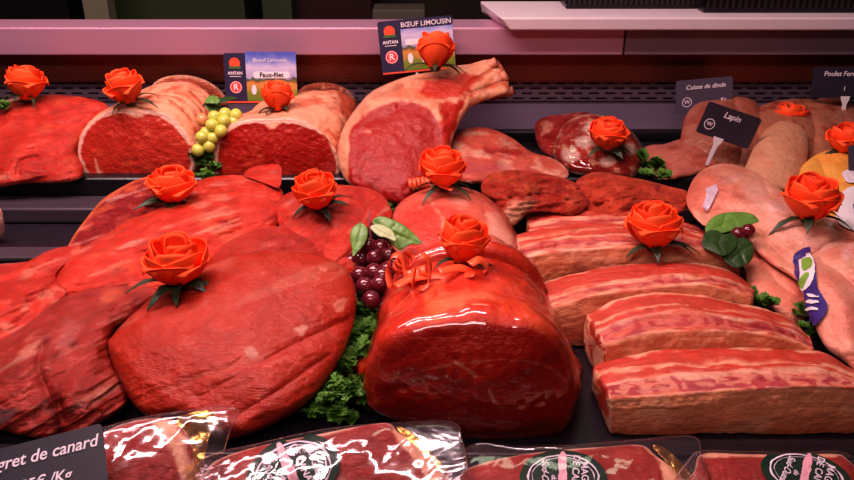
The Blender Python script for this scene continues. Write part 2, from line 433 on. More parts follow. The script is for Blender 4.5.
def slab(name, Fp, Kp, Yf, Yk, mat, colf, zb=.001, seed=1, nx_=None, lean=.012, disp=(.002, 30), slope=0.0, parent=None):
    """rib rack: front-top edge Fp (pixels, at depth Yf), far-top edge Kp (depth Yk); runs down to zb."""
    L = perim(Fp) / 2; n = int(L / 1.2); fp = smooth_poly(Fp, n, False); kp = smooth_poly(Kp, n, False)
    u = np.linspace(0, 1, n)
    Fw = np.stack([onY(fp[i, 0], fp[i, 1], Yf + slope * (u[i] - .5)) for i in range(n)]); Kw = np.stack([onY(kp[i, 0], kp[i, 1], Yk + slope * (u[i] - .5)) for i in range(n)])
    m1, m2, m3, m4 = 60, 70, 16, 10
    rows = []; lab = []
    r = .004
    Bw = Fw + 0; Bw[:, 2] = zb; Bw[:, 1] -= lean * 0
    Bw[:, 0] += (.004 * (1 - u) * 1)
    for t in np.linspace(0, 1, m1, endpoint=False):   # front face from the bottom up
        P = Bw * (1 - t) + Fw * t; P = P + np.array([0, -1, 0]) * (.006 * math.sin(PI * t) ** .7 * .5); rows.append(P); lab.append(t)
    for t in np.linspace(0, 1, m2, endpoint=False):
        P = Fw * (1 - t) + Kw * t; P = P + np.array([0, 0, 1]) * (.003 * math.sin(PI * t)); rows.append(P); lab.append(1 + t)
    KB = Kw + 0; KB[:, 2] = zb
    for t in np.linspace(0, 1, m3, endpoint=False): rows.append(Kw * (1 - t) + KB * t); lab.append(2 + t)
    for t in np.linspace(0, 1, m4, endpoint=False): rows.append(KB * (1 - t) + Bw * t); lab.append(3 + t)
    A = np.array(rows)                       # rows x n x 3
    # round the profile corners
    for _ in range(1): A = (np.roll(A, 1, 0) + A * 2 + np.roll(A, -1, 0)) / 4
    M = A.shape[0]
    # end caps
    cl = A[:, 0].mean(0); cr = A[:, -1].mean(0); caps_l, caps_r = [], []
    for a in np.linspace(0, PI / 2, 16)[1:]:
        s = max(math.cos(a), 0) ** .40 if a < PI / 2 - .01 else .001
        caps_l.append(cl + (A[:, 0] - cl) * s + np.array([-1, 0, 0]) * .004 * math.sin(a)); caps_r.append(cr + (A[:, -1] - cr) * s + np.array([1, 0, 0]) * .004 * math.sin(a))
    A = np.concatenate([np.array(caps_l)[::-1].transpose(1, 0, 2), A, np.array(caps_r).transpose(1, 0, 2)], 1)
    n2 = A.shape[1]; U = np.concatenate([np.full(15, 0.), u, np.full(15, 1.)]); Vv = np.array(lab)
    UU, VV = np.meshgrid(U, Vv); P = A.reshape(-1, 3)
    capm = np.zeros((M, n2)); capm[:, :13] = 1; capm[:, -13:] = 1
    cx = A.mean(0)[None]; nd = A - cx; nd[..., 0] = 0; nd = nd.reshape(-1, 3); nd /= np.linalg.norm(nd, axis=1)[:, None] + 1e-6
    nd = nd * (1 - capm.ravel()[:, None]) + np.array([-1, 0, 0]) * capm.ravel()[:, None] * np.where(UU.ravel() < .5, 1, -1)[:, None]
    st = fbm(np.stack([P[:, 0] * 14, VV.ravel() * 12, P[:, 2] * 0], -1), seed, 4)
    P = P + nd * (fbm(P * disp[1], seed, 4) * disp[0] + st * .0028 * (.15 + .85 * sst(.95, 1.1, VV.ravel())) * (1 - .8 * capm.ravel()) + fbm(P * 170, seed + 3, 2) * .0005)[:, None]
    cols = colf(UU.ravel(), VV.ravel(), P, capm.ravel(), seed)
    P[:, 2] = np.maximum(P[:, 2], zb)
    ij = np.arange(n2 - 1)
    Fc = []
    for a in range(M):
        b = (a + 1) % M; Fc.append(np.stack([a * n2 + ij, a * n2 + ij + 1, b * n2 + ij + 1, b * n2 + ij], -1))
    ob = mesh_obj(name, P, np.concatenate(Fc).tolist(), mat, cols, parent, hit=True)
    bm = bmesh.new(); bm.from_mesh(ob.data); bmesh.ops.remove_doubles(bm, verts=bm.verts, dist=.0001); bmesh.ops.holes_fill(bm, edges=bm.edges, sides=0); bmesh.ops.recalc_face_normals(bm, faces=bm.faces)
    for f in bm.faces: f.smooth = True
    bm.to_mesh(ob.data); bm.free()
    return ob

def tube_arrays(path, radii, k=8):
    path = np.array(path, float); n = len(path); t = np.gradient(path, axis=0); t /= np.linalg.norm(t, axis=1)[:, None] + 1e-9
    up = np.array([0, 0, 1.]) if abs(t[0, 2]) < .9 else np.array([1., 0, 0]); V = []
    a = np.cross(t[0], up); a /= np.linalg.norm(a)
    for i in range(n):
        a = a - t[i] * (a @ t[i]); a /= np.linalg.norm(a) + 1e-9; b = np.cross(t[i], a); r = radii[i] if hasattr(radii, '__len__') else radii
        for j in range(k):
            th = 2 * PI * j / k; V.append(path[i] + (a * math.cos(th) + b * math.sin(th)) * r)
    Fc = [[i * k + j, i * k + (j + 1) % k, (i + 1) * k + (j + 1) % k, (i + 1) * k + j] for i in range(n - 1) for j in range(k)]
    Fc.append(list(range(k))[::-1]); Fc.append([(n - 1) * k + j for j in range(k)])
    return V, Fc
def tube(name, path, radii, mat, parent=None, k=8):
    V, Fc = tube_arrays(path, radii, k); return mesh_obj(name, V, Fc, mat, None, parent)
def text_mesh(txt, size, mat, parent, loc, rot=(0, 0, 0), align='CENTER', shear=0.0, name='lettering', ext=.0002, sx=1.0, bold=0):
    cu = bpy.data.curves.new('t', 'FONT'); cu.body = txt; cu.size = size; cu.align_x = align; cu.align_y = 'CENTER'; cu.extrude = ext; cu.shear = shear; cu.resolution_u = 4; cu.offset = bold
    ob = bpy.data.objects.new('t', cu); COL.objects.link(ob); bpy.context.view_layer.update()
    me = bpy.data.meshes.new_from_object(ob.evaluated_get(bpy.context.evaluated_depsgraph_get())); bpy.data.objects.remove(ob)
    me.materials.clear(); me.materials.append(mat)
    o = bpy.data.objects.new(name, me); COL.objects.link(o); o.parent = parent; o.location = loc; o.rotation_euler = rot; o.scale = (sx, 1, 1)
    return o
# ================================================================== MATERIALS
M_BEEF = meat_mat('beef_muscle', rough=.33, fib=(0, 0, 35), fscale=(1, 4, 3), fibre=.55, lump=.7, coat=.55, vein=.5, vary=.26, bdist=.005)
M_STEAK = meat_mat('lean_beef', rough=.42, fib=(0, 0, -30), fscale=(1.0, 3.5, 3), fibre=.22, lump=.45, coat=.3, vein=.25, vary=.14, vscale=40)
M_FACE = meat_mat('roast_beef', rough=.33, fib=(0, 20, 60), fscale=(1, 2.5, 2), fibre=.25, lump=.35, coat=.35, vein=.28, vary=.08, vscale=42, veincol=(.72, .20, .12))
M_RIB = meat_mat('rib_meat', rough=.38, fib=(0, 0, 4), fscale=(1, 5, 5), fibre=.22, lump=.25, coat=.5, vein=.3, vary=.14)
M_ROUGH = meat_mat('trimmed_beef', rough=.4, fib=(0, 30, 20), fscale=(1, 3, 3), fibre=.9, lump=1.0, coat=.45, vein=.6, vary=.35, vscale=45, bdist=.009)
M_SKIN = meat_mat('pale_meat', rough=.3, fib=(0, 0, 60), fscale=(1, 3, 3), fibre=.3, lump=.4, coat=.7, vein=.25, vary=.12, veincol=(.62, .2, .18))
M_BIRD = meat_mat('chicken_skin', rough=.42, fscale=(1, 1, 1), fibre=.5, lump=.3, coat=.15, vein=.1, vary=.1)
M_DUCK = meat_mat('duck_breast', rough=.4, fib=(0, 0, 15), fscale=(1, 4, 3), fibre=.3, lump=.4, coat=.3, vein=.3, vary=.2)
M_BLACK = simple('black_plastic', (.012, .010, .013), rough=.28, noise=.2, nscale=30)
M_RAIL = simple('grey_rail', (.09, .07, .09), rough=.35, metal=.3, noise=.15, nscale=14, stretch=(.2, 6, 6))
M_TRAY = simple('black_tray_steel', (.022, .017, .024), rough=.25, noise=.2, nscale=40)
M_STEEL = simple('brushed_steel', (.62, .34, .46), rough=.45, metal=.5, noise=.06, nscale=90, stretch=(.03, 4, 4), bump=.05)
M_STEEL2 = simple('dull_steel', (.34, .25, .36), rough=.45, metal=.4, noise=.1, nscale=60, stretch=(.1, 3, 3))
M_BOARD = simple('white_board', (.72, .60, .64), rough=.5, noise=.05, nscale=30)
M_PETAL = simple('rose_petal', (1.0, .085, .020), rough=.6, noise=.08, nscale=120, bump=.15, spec=.2)
M_PETAL2 = simple('rose_petal_inner', (.95, .065, .016), rough=.6, noise=.08, nscale=120, bump=.15, spec=.2)
M_PETE = simple('rose_petal_pale', (1.0, .125, .035), rough=.6, noise=.08, nscale=150, bump=.15, spec=.2)
M_SEPAL = simple('rose_leaf', (.035, .06, .028), rough=.45, noise=.4, nscale=200, bump=.3)
M_PARS = simple('parsley_leaf', (.10, .25, .03), rough=.5, noise=.45, nscale=150)
M_STALK = simple('parsley_stalk', (.12, .22, .05), rough=.5, noise=.3, nscale=100)
M_VINE = simple('vine_leaf', (.13, .27, .05), rough=.4, noise=.35, nscale=90, bump=.5)
M_VINED = simple('vine_leaf_dark', (.03, .07, .018), rough=.42, noise=.35, nscale=90, bump=.5)
M_VINEP = simple('vine_leaf_pale', (.42, .50, .25), rough=.5, noise=.2, nscale=90, bump=.4)
M_GRN = simple('green_grape_skin', (.60, .62, .12), rough=.22, noise=.15, nscale=60, sss=.5, coat=.3)
M_GRNR = simple('blushed_grape_skin', (.75, .32, .13), rough=.22, noise=.2, nscale=60, sss=.4, coat=.3)
M_RG = simple('red_grape_skin', (.13, .012, .022), rough=.18, noise=.5, nscale=50, coat=.6)
M_RIBBON = simple('orange_ribbon', (.93, .13, .05), rough=.3, noise=.06, nscale=60, coat=.3)
M_CARD = simple('black_card', (.035, .030, .045), rough=.4, noise=.15, nscale=40)
M_CARDG = simple('slate_card', (.09, .075, .11), rough=.45, noise=.15, nscale=40)
M_NAVY = simple('navy_card', (.035, .030, .075), rough=.4, noise=.1, nscale=40)
M_CHALK = simple('chalk_white', (.80, .70, .78), rough=.6)
M_WHITE = simple('white_print', (.82, .74, .76), rough=.5)
M_ORED = simple('orange_red_print', (.85, .10, .04), rough=.45)
M_REDP = simple('red_print', (.75, .07, .07), rough=.45)
M_PGREEN = simple('green_print', (.07, .16, .05), rough=.5)
M_LAB = simple('dark_green_label', (.008, .035, .018), rough=.5, noise=.15, spec=.2)
M_LABP = simple('pink_label_band', (.80, .42, .48), rough=.4)
M_GOLD = simple('gold_card', (.75, .42, .12), rough=.22, metal=.9, noise=.3, nscale=70, bump=.6)
M_BONE = simple('bone_marrow', (.85, .66, .60), rough=.5, noise=.08, nscale=80, bump=.3)
M_BONE2 = simple('cut_bone', (.62, .22, .13), rough=.5, noise=.25, nscale=100, bump=.5)
M_PURPLE = simple('purple_print', (.06, .035, .20), rough=.3, noise=.3, nscale=60)
M_LIME = simple('lime_print', (.22, .42, .06), rough=.35)
M_WOOD = simple('dark_cord', (.25, .05, .03), rough=.6)
M_CORD = simple('butcher_string', (.75, .32, .20), rough=.6)
F_ROAST = film_mat('clear_film', tint=(1, .97, .96), clear=.96, rough=.05, bump=.07, bscale=16, stretch=(1, 2, 1))
F_PACK = film_mat('vacuum_film', tint=(.96, .94, .96), clear=.94, rough=.10, bump=.08, bscale=22, stretch=(1, 1.6, 1), haze=.012)
F_EDGE = film_mat('sealed_film_edge', tint=(.92, .88, .92), clear=.85, rough=.15, bump=.6, bscale=30, haze=.12)

def hole_mat(name, kind):
    """perforated sheet: dark openings punched by object-space maths"""
    m, nt, b = new_mat(name); L = nt.links.new; N = nt.nodes.new
    tc = N('ShaderNodeTexCoord'); sx = N('ShaderNodeSeparateXYZ'); L(tc.outputs['Object'], sx.inputs[0])
    def M(op, a, bb=None, c=None):
        n = N('ShaderNodeMath'); n.operation = op
        for i, v in enumerate((a, bb, c)):
            if v is None: continue
            if isinstance(v, (int, float)): n.inputs[i].default_value = v
            else: L(v, n.inputs[i])
        return n.outputs[0]
    if kind == 'dots': px_, pz_, hx, hz = .0054, .0040, .0017, .0013
    else: px_, pz_, hx, hz = .0300, .0092, .0100, .0018
    rz = M('DIVIDE', sx.outputs['Z'], pz_); row = M('FLOOR', rz); fz = M('SUBTRACT', M('FRACT', rz), .5)
    sh = M('MULTIPLY', M('MODULO', M('ABSOLUTE', row), 2.0), .5)
    fx = M('SUBTRACT', M('FRACT', M('ADD', M('DIVIDE', sx.outputs['X'], px_), sh)), .5)
    dx = M('MULTIPLY', M('ABSOLUTE', fx), px_ / hx); dz = M('MULTIPLY', M('ABSOLUTE', fz), pz_ / hz)
    pw = 2 if kind == 'dots' else 5
    d = M('ADD', M('POWER', dx, pw), M('POWER', dz, pw)); mk = M('LESS_THAN', d, 1.0)
    mx = N('ShaderNodeMix'); mx.data_type = 'RGBA'
    base = (.46, .12, .07, 1) if kind == 'dots' else (.26, .18, .23, 1)
    mx.inputs['A'].default_value = base; mx.inputs['B'].default_value = (.012, .008, .02, 1); L(mk, mx.inputs['Factor']); L(mx.outputs['Result'], b.inputs['Base Color'])
    b.inputs['Roughness'].default_value = .4; L(M('MULTIPLY', M('SUBTRACT', 1.0, mk), .55), b.inputs['Metallic'])
    bp = N('ShaderNodeBump'); bp.inputs['Strength'].default_value = .6; bp.inputs['Distance'].default_value = .002; L(M('SUBTRACT', 1.0, mk), bp.inputs['Height']); L(bp.outputs[0], b.inputs['Normal'])
    return m
M_PERF = hole_mat('perforated_sheet', 'dots'); M_SLOT = hole_mat('slotted_sheet', 'slots')

# ================================================================== THE SETTING
def st(name, *a, **k): return tag(box(name, *a, **k), kind='structure')
st('floor', -1.5, 1.5, .30, 1.48, -.03, 0.0, M_TRAY)
st('trim_1', -1.5, 1.5, 1.225, 1.48, .0, .046, M_TRAY, bev=.003)
st('trim_2', -1.5, 1.5, 1.205, 1.232, .001, .054, M_BLACK, bev=.006)
st('trim_3', -1.5, -.395, 1.150, 1.203, .001, .026, M_RAIL, bev=.004)
st('trim_6', -.390, 1.5, 1.150, 1.203, .001, .026, M_RAIL, bev=.004)
st('trim_7', -1.5, 1.5, 1.02, 1.055, .001, .008, M_RAIL, bev=.002)
st('trim_8', -1.5, 1.5, .612, .628, .001, .006, M_BLACK, bev=.002)
st('trim_9', -1.5, 1.5, 1.405, 1.425, .046, .066, M_BLACK, bev=.006)
st('wall_back', -1.5, 1.5, 1.47, 1.49, -.03, .104, M_STEEL2)
st('wall_slotted', -1.5, 1.5, 1.466, 1.489, .104, .1405, M_SLOT)
st('wall_perforated', -1.5, 1.5, 1.458, 1.489, .1405, .196, M_PERF)
st('trim_4', -1.5, .335, 1.42, 1.50, .196, .243, M_STEEL, bev=.003)
st('trim_5', .337, 1.5, 1.42, 1.50, .196, .241, simple('shaded_steel', (.32, .22, .28), rough=.45, metal=.5, noise=.06, nscale=90, stretch=(.03, 4, 4)), bev=.003)  # same ledge steel in a darker colour, shade painted in
# behind the counter: dim work room
M_BGD = simple('dim_wall', (.035, .022, .016), rough=.7, noise=.4, nscale=4)
M_BGG = simple('dim_green', (.050, .075, .030), rough=.6, noise=.3, nscale=5)
M_BGP = simple('pale_post', (.26, .25, .17), rough=.6, noise=.2, nscale=6)
M_BGR = simple('dark_red_panel', (.040, .008, .008), rough=.5, noise=.3, nscale=5)
M_BGB = simple('black_panel', (.008, .006, .006), rough=.5, noise=.3, nscale=5)
st('wall_room', -2.6, 2.6, 3.0, 3.1, -1.2, 1.6, M_BGD)
st('floor_room', -2.6, 2.6, 1.6, 3.0, -1.2, -1.15, M_BGD)
def bgbox(name, px0, px1, Y, mat, label, cat, dy=.06, z1=.35, z0=-1.15):
    a = onY(px0, 10, Y)[0]; b = onY(px1, 10, Y)[0]
    o = box(name, a, b, Y, Y + dy, z0, z1, mat, bev=.004); return tag(o, label, cat)
bgbox('wall_column', 83, 108, 2.3, M_BGP, 'pale post standing upright in the dim room behind the counter', 'post')
bgbox('storage_cabinet', 112, 245, 2.6, M_BGG, 'dull green cabinet in the dim room behind the counter, right of the pale post', 'cabinet', .3)
bgbox('storage_locker', 262, 292, 2.5, M_BGG, 'narrow dull green locker in the dim room behind the counter', 'locker', .2)
bgbox('wall_cupboard', 295, 372, 2.6, M_BGR, 'dark red cupboard in the dim room behind the beef card', 'cupboard', .3)
bgbox('dark_shelf_unit', -40, 68, 2.55, M_BGB, 'black shelving in the dim room at the far left', 'shelving', .3)
w = bgbox('work_bench', 372, 425, 2.2, simple('bench_edge', (.13, .11, .09), rough=.6), 'grey edged bench in the dim room behind the beef card', 'bench', .1, z1=.142)

# cutting board on the ledge
cbm = bmesh.new(); pa = onY(510, 31, 1.396); xl = onY(500, 20, 1.396)[0]; xb = onY(481, 9, 1.52)[0]
z0 = .2435; z1 = z0 + .021
vs = [(pa[0], 1.392, z0), (1.25, 1.392, z0), (1.25, 1.56, z0), (xb + .004, 1.56, z0), (xl, 1.390, z1), (1.25, 1.390, z1), (1.25, 1.56, z1), (xb, 1.56, z1)]
vv = [cbm.verts.new(Vector(v) - Vector((.6, 1.47, z0))) for v in vs]
for f in ((0, 3, 2, 1), (4, 5, 6, 7), (0, 1, 5, 4), (1, 2, 6, 5), (2, 3, 7, 6), (3, 0, 4, 7)): cbm.faces.new([vv[i] for i in f])
bmesh.ops.bevel(cbm, geom=cbm.edges[:], offset=.003, segments=3, affect='EDGES', profile=.5)
tag(bm_obj('cutting_board', cbm, M_BOARD, None, (.6, 1.47, z0)), 'long white plastic cutting board lying on the steel ledge', 'cutting board')
# black ribbed crates on the board
def crate(px0, px1, Y, h, label, py=12, nr=26):
    a = onY(px0, py, Y)[0]; b = onY(px1, py, Y)[0]
    root = empty('plastic_crate', ((a + b) / 2, Y + .05, z1)); tag(root, label, 'crate')
    bm = bmesh.new(); hw = (b - a) / 2
    box_bm(bm, -hw, hw, -.045, .045, .001, .010, .002); box_bm(bm, -hw, hw, -.045, -.038, 0.01, h, .001); box_bm(bm, -hw, hw, .038, .045, 0.01, h, .001)
    box_bm(bm, -hw, -hw + .006, -.045, .045, .01, h, .001); box_bm(bm, hw - .006, hw, -.045, .045, .01, h, .001)
    bm_obj('crate_body', bm, M_BLACK, root)
    rb = bmesh.new()
    for i in range(nr):
        x = -hw + (i + .5) * 2 * hw / nr; box_bm(rb, x - .0022, x + .0022, -.049, -.044, .008, h - .008, 0)
    bm_obj('crate_ribs', rb, simple('rib_plastic', (.03, .022, .018), rough=.3), root)
    rm = bmesh.new(); box_bm(rm, -hw - .004, hw + .004, -.051, -.04, h - .012, h, .001); bm_obj('crate_rim', rm, M_BLACK, root)
crate(566, 700, 1.47, .10, 'black ribbed plastic crate on the cutting board, left one')
crate(704, 870, 1.43, .10, 'black ribbed plastic crate on the cutting board, right one')

# ================================================================== BACK SHELF MEATS
FL = .0465
tag(lump('beef_joint', [(-25, 118), (-8, 106), (15, 98), (40, 95), (62, 95), (88, 98), (108, 106), (100, 120), (84, 136), (77, 152), (84, 170), (74, 181), (30, 183), (-20, 182)], .05, 1.37, .055, M_BEEF, REDL,
         floor=FL, Tb=.03, spine=[(0, 140), (50, 140)], streak=[((.80, .36, .26), .55, 10, 90, 16, .35, .75), ((.34, .03, .02), .6, 18, 70, 14, .3, .8)], tone=0.8, seed=3, rim=(FAT, .86, .95, lambda q: sst(60, 30, q[:, 0]) * sst(135, 118, q[:, 1])), mottle=(ORNG, .5, .1, .9, 40),
         bumps=[([(20, 155), (60, 150), (80, 165)], .007, 12)], creases=[([(18, 172), (22, 160), (38, 156)], .010, 2.5), ([(28, 150), (50, 148), (66, 156), (72, 160)], .006, 2)], wr=[(.0016, 20, 60, 18)]),
    'lean orange-red beef joint at the left end of the back shelf', 'meat')
# left strip-loin roast
lr = loft('strip_loin_roast', [([(77, 160), (77, 145), (82, 131), (95, 117), (115, 109), (137, 110), (155, 110), (175, 119), (189, 136), (195, 155), (194, 172), (184, 183), (140, 184), (98, 184), (83, 175)], 1.225, .12),
                               ([(105, 150), (108, 130), (120, 110), (133, 97), (155, 86), (180, 83), (200, 88), (214, 102), (217, 120), (212, 142), (205, 160), (150, 165), (115, 160)], 1.33, .1)],
          M_FACE, np.array([.80, .44, .32]), floor=FL, seed=5, rnd=.005, face_col=np.array([.52, .07, .055]), rimcol=FAT, rimw=lambda q: .002 + .006 * sst(150, 110, q[:, 1]) * sst(140, 190, q[:, 0]) + .002 * sst(125, 112, q[:, 1]),
          face_patches=[([(118, 108), (132, 116), (142, 117), (150, 108)], FAT, 2, 1), ([(76, 150), (84, 168), (96, 184)], FAT * .9, 2, 2, 1.0), ([(96, 160), (100, 172), (112, 182)], FAT * .9, 1.5, 2, 1.2)],
          face_mottle=(ORNG, .35, .2, 1, 60), side_patches=[([(130, 105), (159, 101), (184, 116), (196, 140)], np.array([.42, .10, .05]), 1.0, 1.6, .55, .75),([(138, 102), (168, 99), (190, 114), (200, 140)], np.array([.42, .10, .05]), 1.0, 1.6, .55, .75),([(146, 99), (177, 96), (196, 112), (204, 140)], np.array([.42, .10, .05]), 1.0, 1.6, .55, .75),([(154, 96), (186, 94), (202, 110), (208, 140)], np.array([.42, .10, .05]), 1.0, 1.6, .55, .75),([(162, 93), (195, 91), (208, 108), (212, 140)], np.array([.42, .10, .05]), 1.0, 1.6, .55, .75),([(170, 90), (204, 89), (214, 106), (216, 140)], np.array([.42, .10, .05]), 1.0, 1.6, .55, .75),([(178, 87), (213, 86), (220, 104), (220, 140)], np.array([.42, .10, .05]), 1.0, 1.6, .55, .75)], side_mottle=(np.array([.72, .24, .14]), .6, .2, .8, 42), inflate=.05, step=1.3, nsec=60, wr=[(.0010, 12, 60)])
tag(lr, 'boned beef roast with pale fat cap on the left of the back shelf', 'meat')
tag(lump('rolled_beef_end', [(150, 100), (152, 85), (165, 77), (185, 75), (205, 80), (222, 92), (228, 110), (220, 130), (190, 135), (160, 120)], .05, 1.42, .02, M_ROUGH, np.array([.55, .17, .12]), floor=FL, Tb=.02, seed=9, rim=(FAT, .86, .94)),
    'dim end of a beef joint just behind the left fat capped roast', 'meat')
# centre strip-loin roast
cr = loft('strip_loin_roast', [([(210, 165), (212, 150), (219, 134), (230, 124), (245, 119), (265, 118), (285, 118), (305, 122), (322, 131), (336, 148), (341, 164), (338, 178), (325, 187), (290, 188), (240, 185), (214, 180)], 1.218, .1),
                               ([(250, 150), (248, 130), (256, 112), (275, 98), (300, 92), (330, 90), (350, 98), (356, 112), (352, 135), (345, 155), (300, 165)], 1.36, .1)],
          M_FACE, np.array([.76, .42, .31]), floor=.03, seed=11, rnd=.005, face_col=np.array([.40, .030, .026]), rimcol=FAT,
          rimw=lambda q: .001 + .0035 * sst(138, 122, q[:, 1]) + .005 * sst(228, 214, q[:, 0]),
          face_patches=[([(262, 117), (270, 128), (276, 127), (284, 117)], FAT, 2, 1), ([(330, 155), (344, 160), (340, 190), (320, 190)], np.array([.42, .06, .06]), 4, 3)],
          side_patches=[([(330, 85), (360, 95), (360, 150), (335, 160), (338, 120)], np.array([.42, .12, .08]), 8, 8)],
          face_mottle=(ORNG, .2, .3, 1, 50), side_mottle=(np.array([.60, .17, .10]), .75, .0, .7, 45), inflate=.04, step=1.3, nsec=60, wr=[(.0018, 22, 22)])
tag(cr, 'beef roast with dark red cut face and pale fat cap below the faux-filet card', 'meat')
tag(lump('rolled_beef_end', [(298, 105), (298, 92), (310, 84), (330, 83), (348, 90), (357, 104), (356, 125), (340, 130), (310, 120)], .05, 1.43, .02, M_ROUGH, np.array([.36, .12, .08]), floor=FL, Tb=.02, seed=14, mottle=(FAT, .6, .1, .7, 60)),
    'dark rough beef piece behind the centre fat capped roast', 'meat')
# rib roast with bones
rb_out = [(338, 160), (340, 140), (346, 124), (356, 109), (372, 92), (392, 82), (414, 75), (438, 71), (455, 66), (470, 64), (484, 60), (496, 60), (503, 68), (508, 80), (508, 92), (496, 97), (484, 101), (470, 108), (459, 124), (451, 144), (446, 165), (435, 190), (405, 204), (370, 196), (348, 182)]
rr = lump('rib_of_beef', rb_out, .04, 1.37, .050, M_FACE, np.array([.82, .46, .34]), floor=.03, Tb=.07, p=3.6, spine=[(392, 145), (410, 120), (450, 90)], tone=0.86, seed=17,
          patches=[([(398, 96), (420, 80), (445, 72), (470, 78), (455, 95), (430, 105)], np.array([.74, .24, .15]), 5, 8, None, .7),
                   ([(437, 103), (452, 100), (462, 104), (458, 118), (452, 135), (446, 155), (441, 168), (436, 150), (441, 128)], np.array([.52, .06, .05]), 2, 5),
                   ([(420, 92), (438, 80), (460, 74), (478, 78), (470, 92), (455, 99), (435, 101)], np.array([.58, .08, .055]), 3, 5),
                   ([(350, 168), (351, 150), (352, 130), (361, 119), (374, 111), (388, 104), (400, 101), (414, 102), (427, 107), (436, 118), (441, 132), (443, 146), (438, 158), (428, 175), (415, 195), (400, 204), (370, 197), (353, 181)], np.array([.40, .028, .024]), 1.6, 2.0),
                   ([(352, 133), (372, 131)], FAT, 1, 3, .8, .5), ([(355, 150), (372, 158), (392, 168)], REDD, 2, 2, 1.2, .6), ([(352, 160), (366, 172), (380, 190)], REDD, 2, 2, 1.2, .6),
                   ([(492, 60), (504, 74), (510, 92)], np.array([.50, .13, .07]), 3, 5, 4, .7), ([(470, 82), (485, 74), (498, 64)], np.array([.50, .08, .05]), 1.5, 3, 1.5, .7), ([(470, 95), (488, 88), (504, 80)], np.array([.50, .08, .05]), 1.5, 3, 1.5, .7), ([(376, 96), (392, 92), (402, 86)], BROWN, 3, 5, 2.5, .5), ([(362, 112), (368, 104)], BROWN, 3, 5, 2, .3)],
          mottle=(np.array([.74, .30, .18]), .6, .1, .8, 40), bumps=[([(355, 180), (350, 140), (375, 110), (410, 100), (438, 112), (446, 150)], .004, 5), ([(370, 100), (400, 88), (440, 74)], .008, 12)], wr=[(.0014, 55, 40, 14)], step=1.35, creases=[([(470, 82), (485, 74), (500, 63)], .006, 2), ([(468, 94), (488, 87), (506, 80)], .006, 2)])
tag(rr, 'large rib of beef with pale fat cap and bare bone ends on the back shelf', 'meat')
def px_tube(name, pts, r, mat, Y0, Y1, parent, k=10):
    n = len(pts); P = [onY(p[0], p[1], Y0 + (Y1 - Y0) * i / (n - 1)) for i, p in enumerate(pts)]; return tube(name, P, r, mat, parent, k)
for (pts, r, Y) in (([(470, 80), (480, 73), (490, 66), (496, 61)], [.008, .0085, .008, .0065], 1.345), ([(478, 92), (490, 86), (500, 80), (507, 75)], [.008, .0085, .009, .0075], 1.335), ([(490, 98), (500, 95), (508, 92), (513, 90)], [.005, .007, .0075, .006], 1.36)):
    o = px_tube('rib_bone', pts, r, M_BONE2, Y, Y - .01, rr, 9)
    for v in o.data.vertices: v.co += Vector((vnoise(np.array(v.co) * 90, 3), vnoise(np.array(v.co) * 90, 4), vnoise(np.array(v.co) * 90, 5))) * .0022
# beef fillet pieces, centre back
tag(lump('beef_shank_joint', [(448, 150), (450, 140), (462, 130), (478, 127), (495, 130), (512, 138), (532, 152), (552, 158), (566, 168), (567, 178), (545, 184), (510, 184), (482, 184), (462, 182), (450, 172)], .06, 1.31, .035, M_BEEF, np.array([.62, .16, .12]), floor=FL, Tb=.03, spine=[(468, 155), (545, 172)], streak=[((.80, .36, .26), .55, -20, 90, 16, .35, .75), ((.34, .03, .02), .6, -12, 70, 14, .3, .8)], tone=0.9, seed=21,
         mottle=(FATP, .7, .0, .6, 34), patches=[([(484, 150), (500, 146), (520, 152), (515, 159), (490, 156)], np.array([.45, .05, .05]), 3, 4), ([(458, 170), (490, 168), (530, 174)], PURP, 5, 5, 6, .6)], wr=[(.0014, -25, 70, 12)]),
    'beef shank joint with silvery membrane behind the dark trimmed beef', 'meat')
tag(lump('trimmed_beef_piece', [(481, 190), (487, 176), (500, 171), (516, 170), (535, 172), (556, 176), (578, 184), (587, 196), (586, 208), (572, 215), (545, 212), (528, 214), (514, 226), (503, 222), (494, 205)], .055, 1.15, .035, M_ROUGH, np.array([.52, .07, .045]), floor=.02, Tb=.03, spine=[(505, 195), (565, 195)], tone=0.9, seed=23,
         mottle=(ORNG, .6, .0, .7, 40), patches=[([(500, 215), (512, 204), (528, 198), (545, 200), (530, 212), (514, 226), (503, 224)], FAT, 3, 5, None, .8)],
         creases=[([(490, 188), (520, 190), (560, 192)], .008, 3), ([(515, 180), (550, 184), (580, 190)], .007, 2.5)], disp=(.009, 30), wr=[(.005, 10, 110, 30)]),
    'dark rough trimmed beef with a fat flap, left of its paler neighbour', 'meat')
tag(lump('trimmed_beef_piece', [(575, 186), (583, 176), (600, 172), (622, 176), (645, 180), (668, 186), (688, 192), (690, 206), (672, 216), (645, 222), (615, 224), (592, 220), (584, 206)], .05, 1.16, .032, M_ROUGH, np.array([.66, .13, .08]), floor=.02, Tb=.03, spine=[(600, 198), (665, 202)], seed=25,
         mottle=(np.array([.42, .06, .04]), .6, .0, .7, 40), creases=[([(600, 205), (630, 192), (660, 190)], .007, 3), ([(610, 215), (640, 205), (680, 204)], .006, 3)], disp=(.008, 30), wr=[(.0045, 20, 120, 35)]),
    'orange-red trimmed beef piece behind the short ribs', 'meat')
tag(lump('tied_beef_shank', [(536, 140), (535, 124), (545, 117), (565, 114), (590, 113), (594, 130), (580, 155), (560, 160), (543, 152)], .05, 1.40, .03, M_ROUGH, np.array([.34, .04, .04]), floor=FL, Tb=.02, seed=27, mottle=(FAT, .6, .1, .8, 50)),
    'dark red shank slice behind the wrapped slice with white marrow', 'meat')
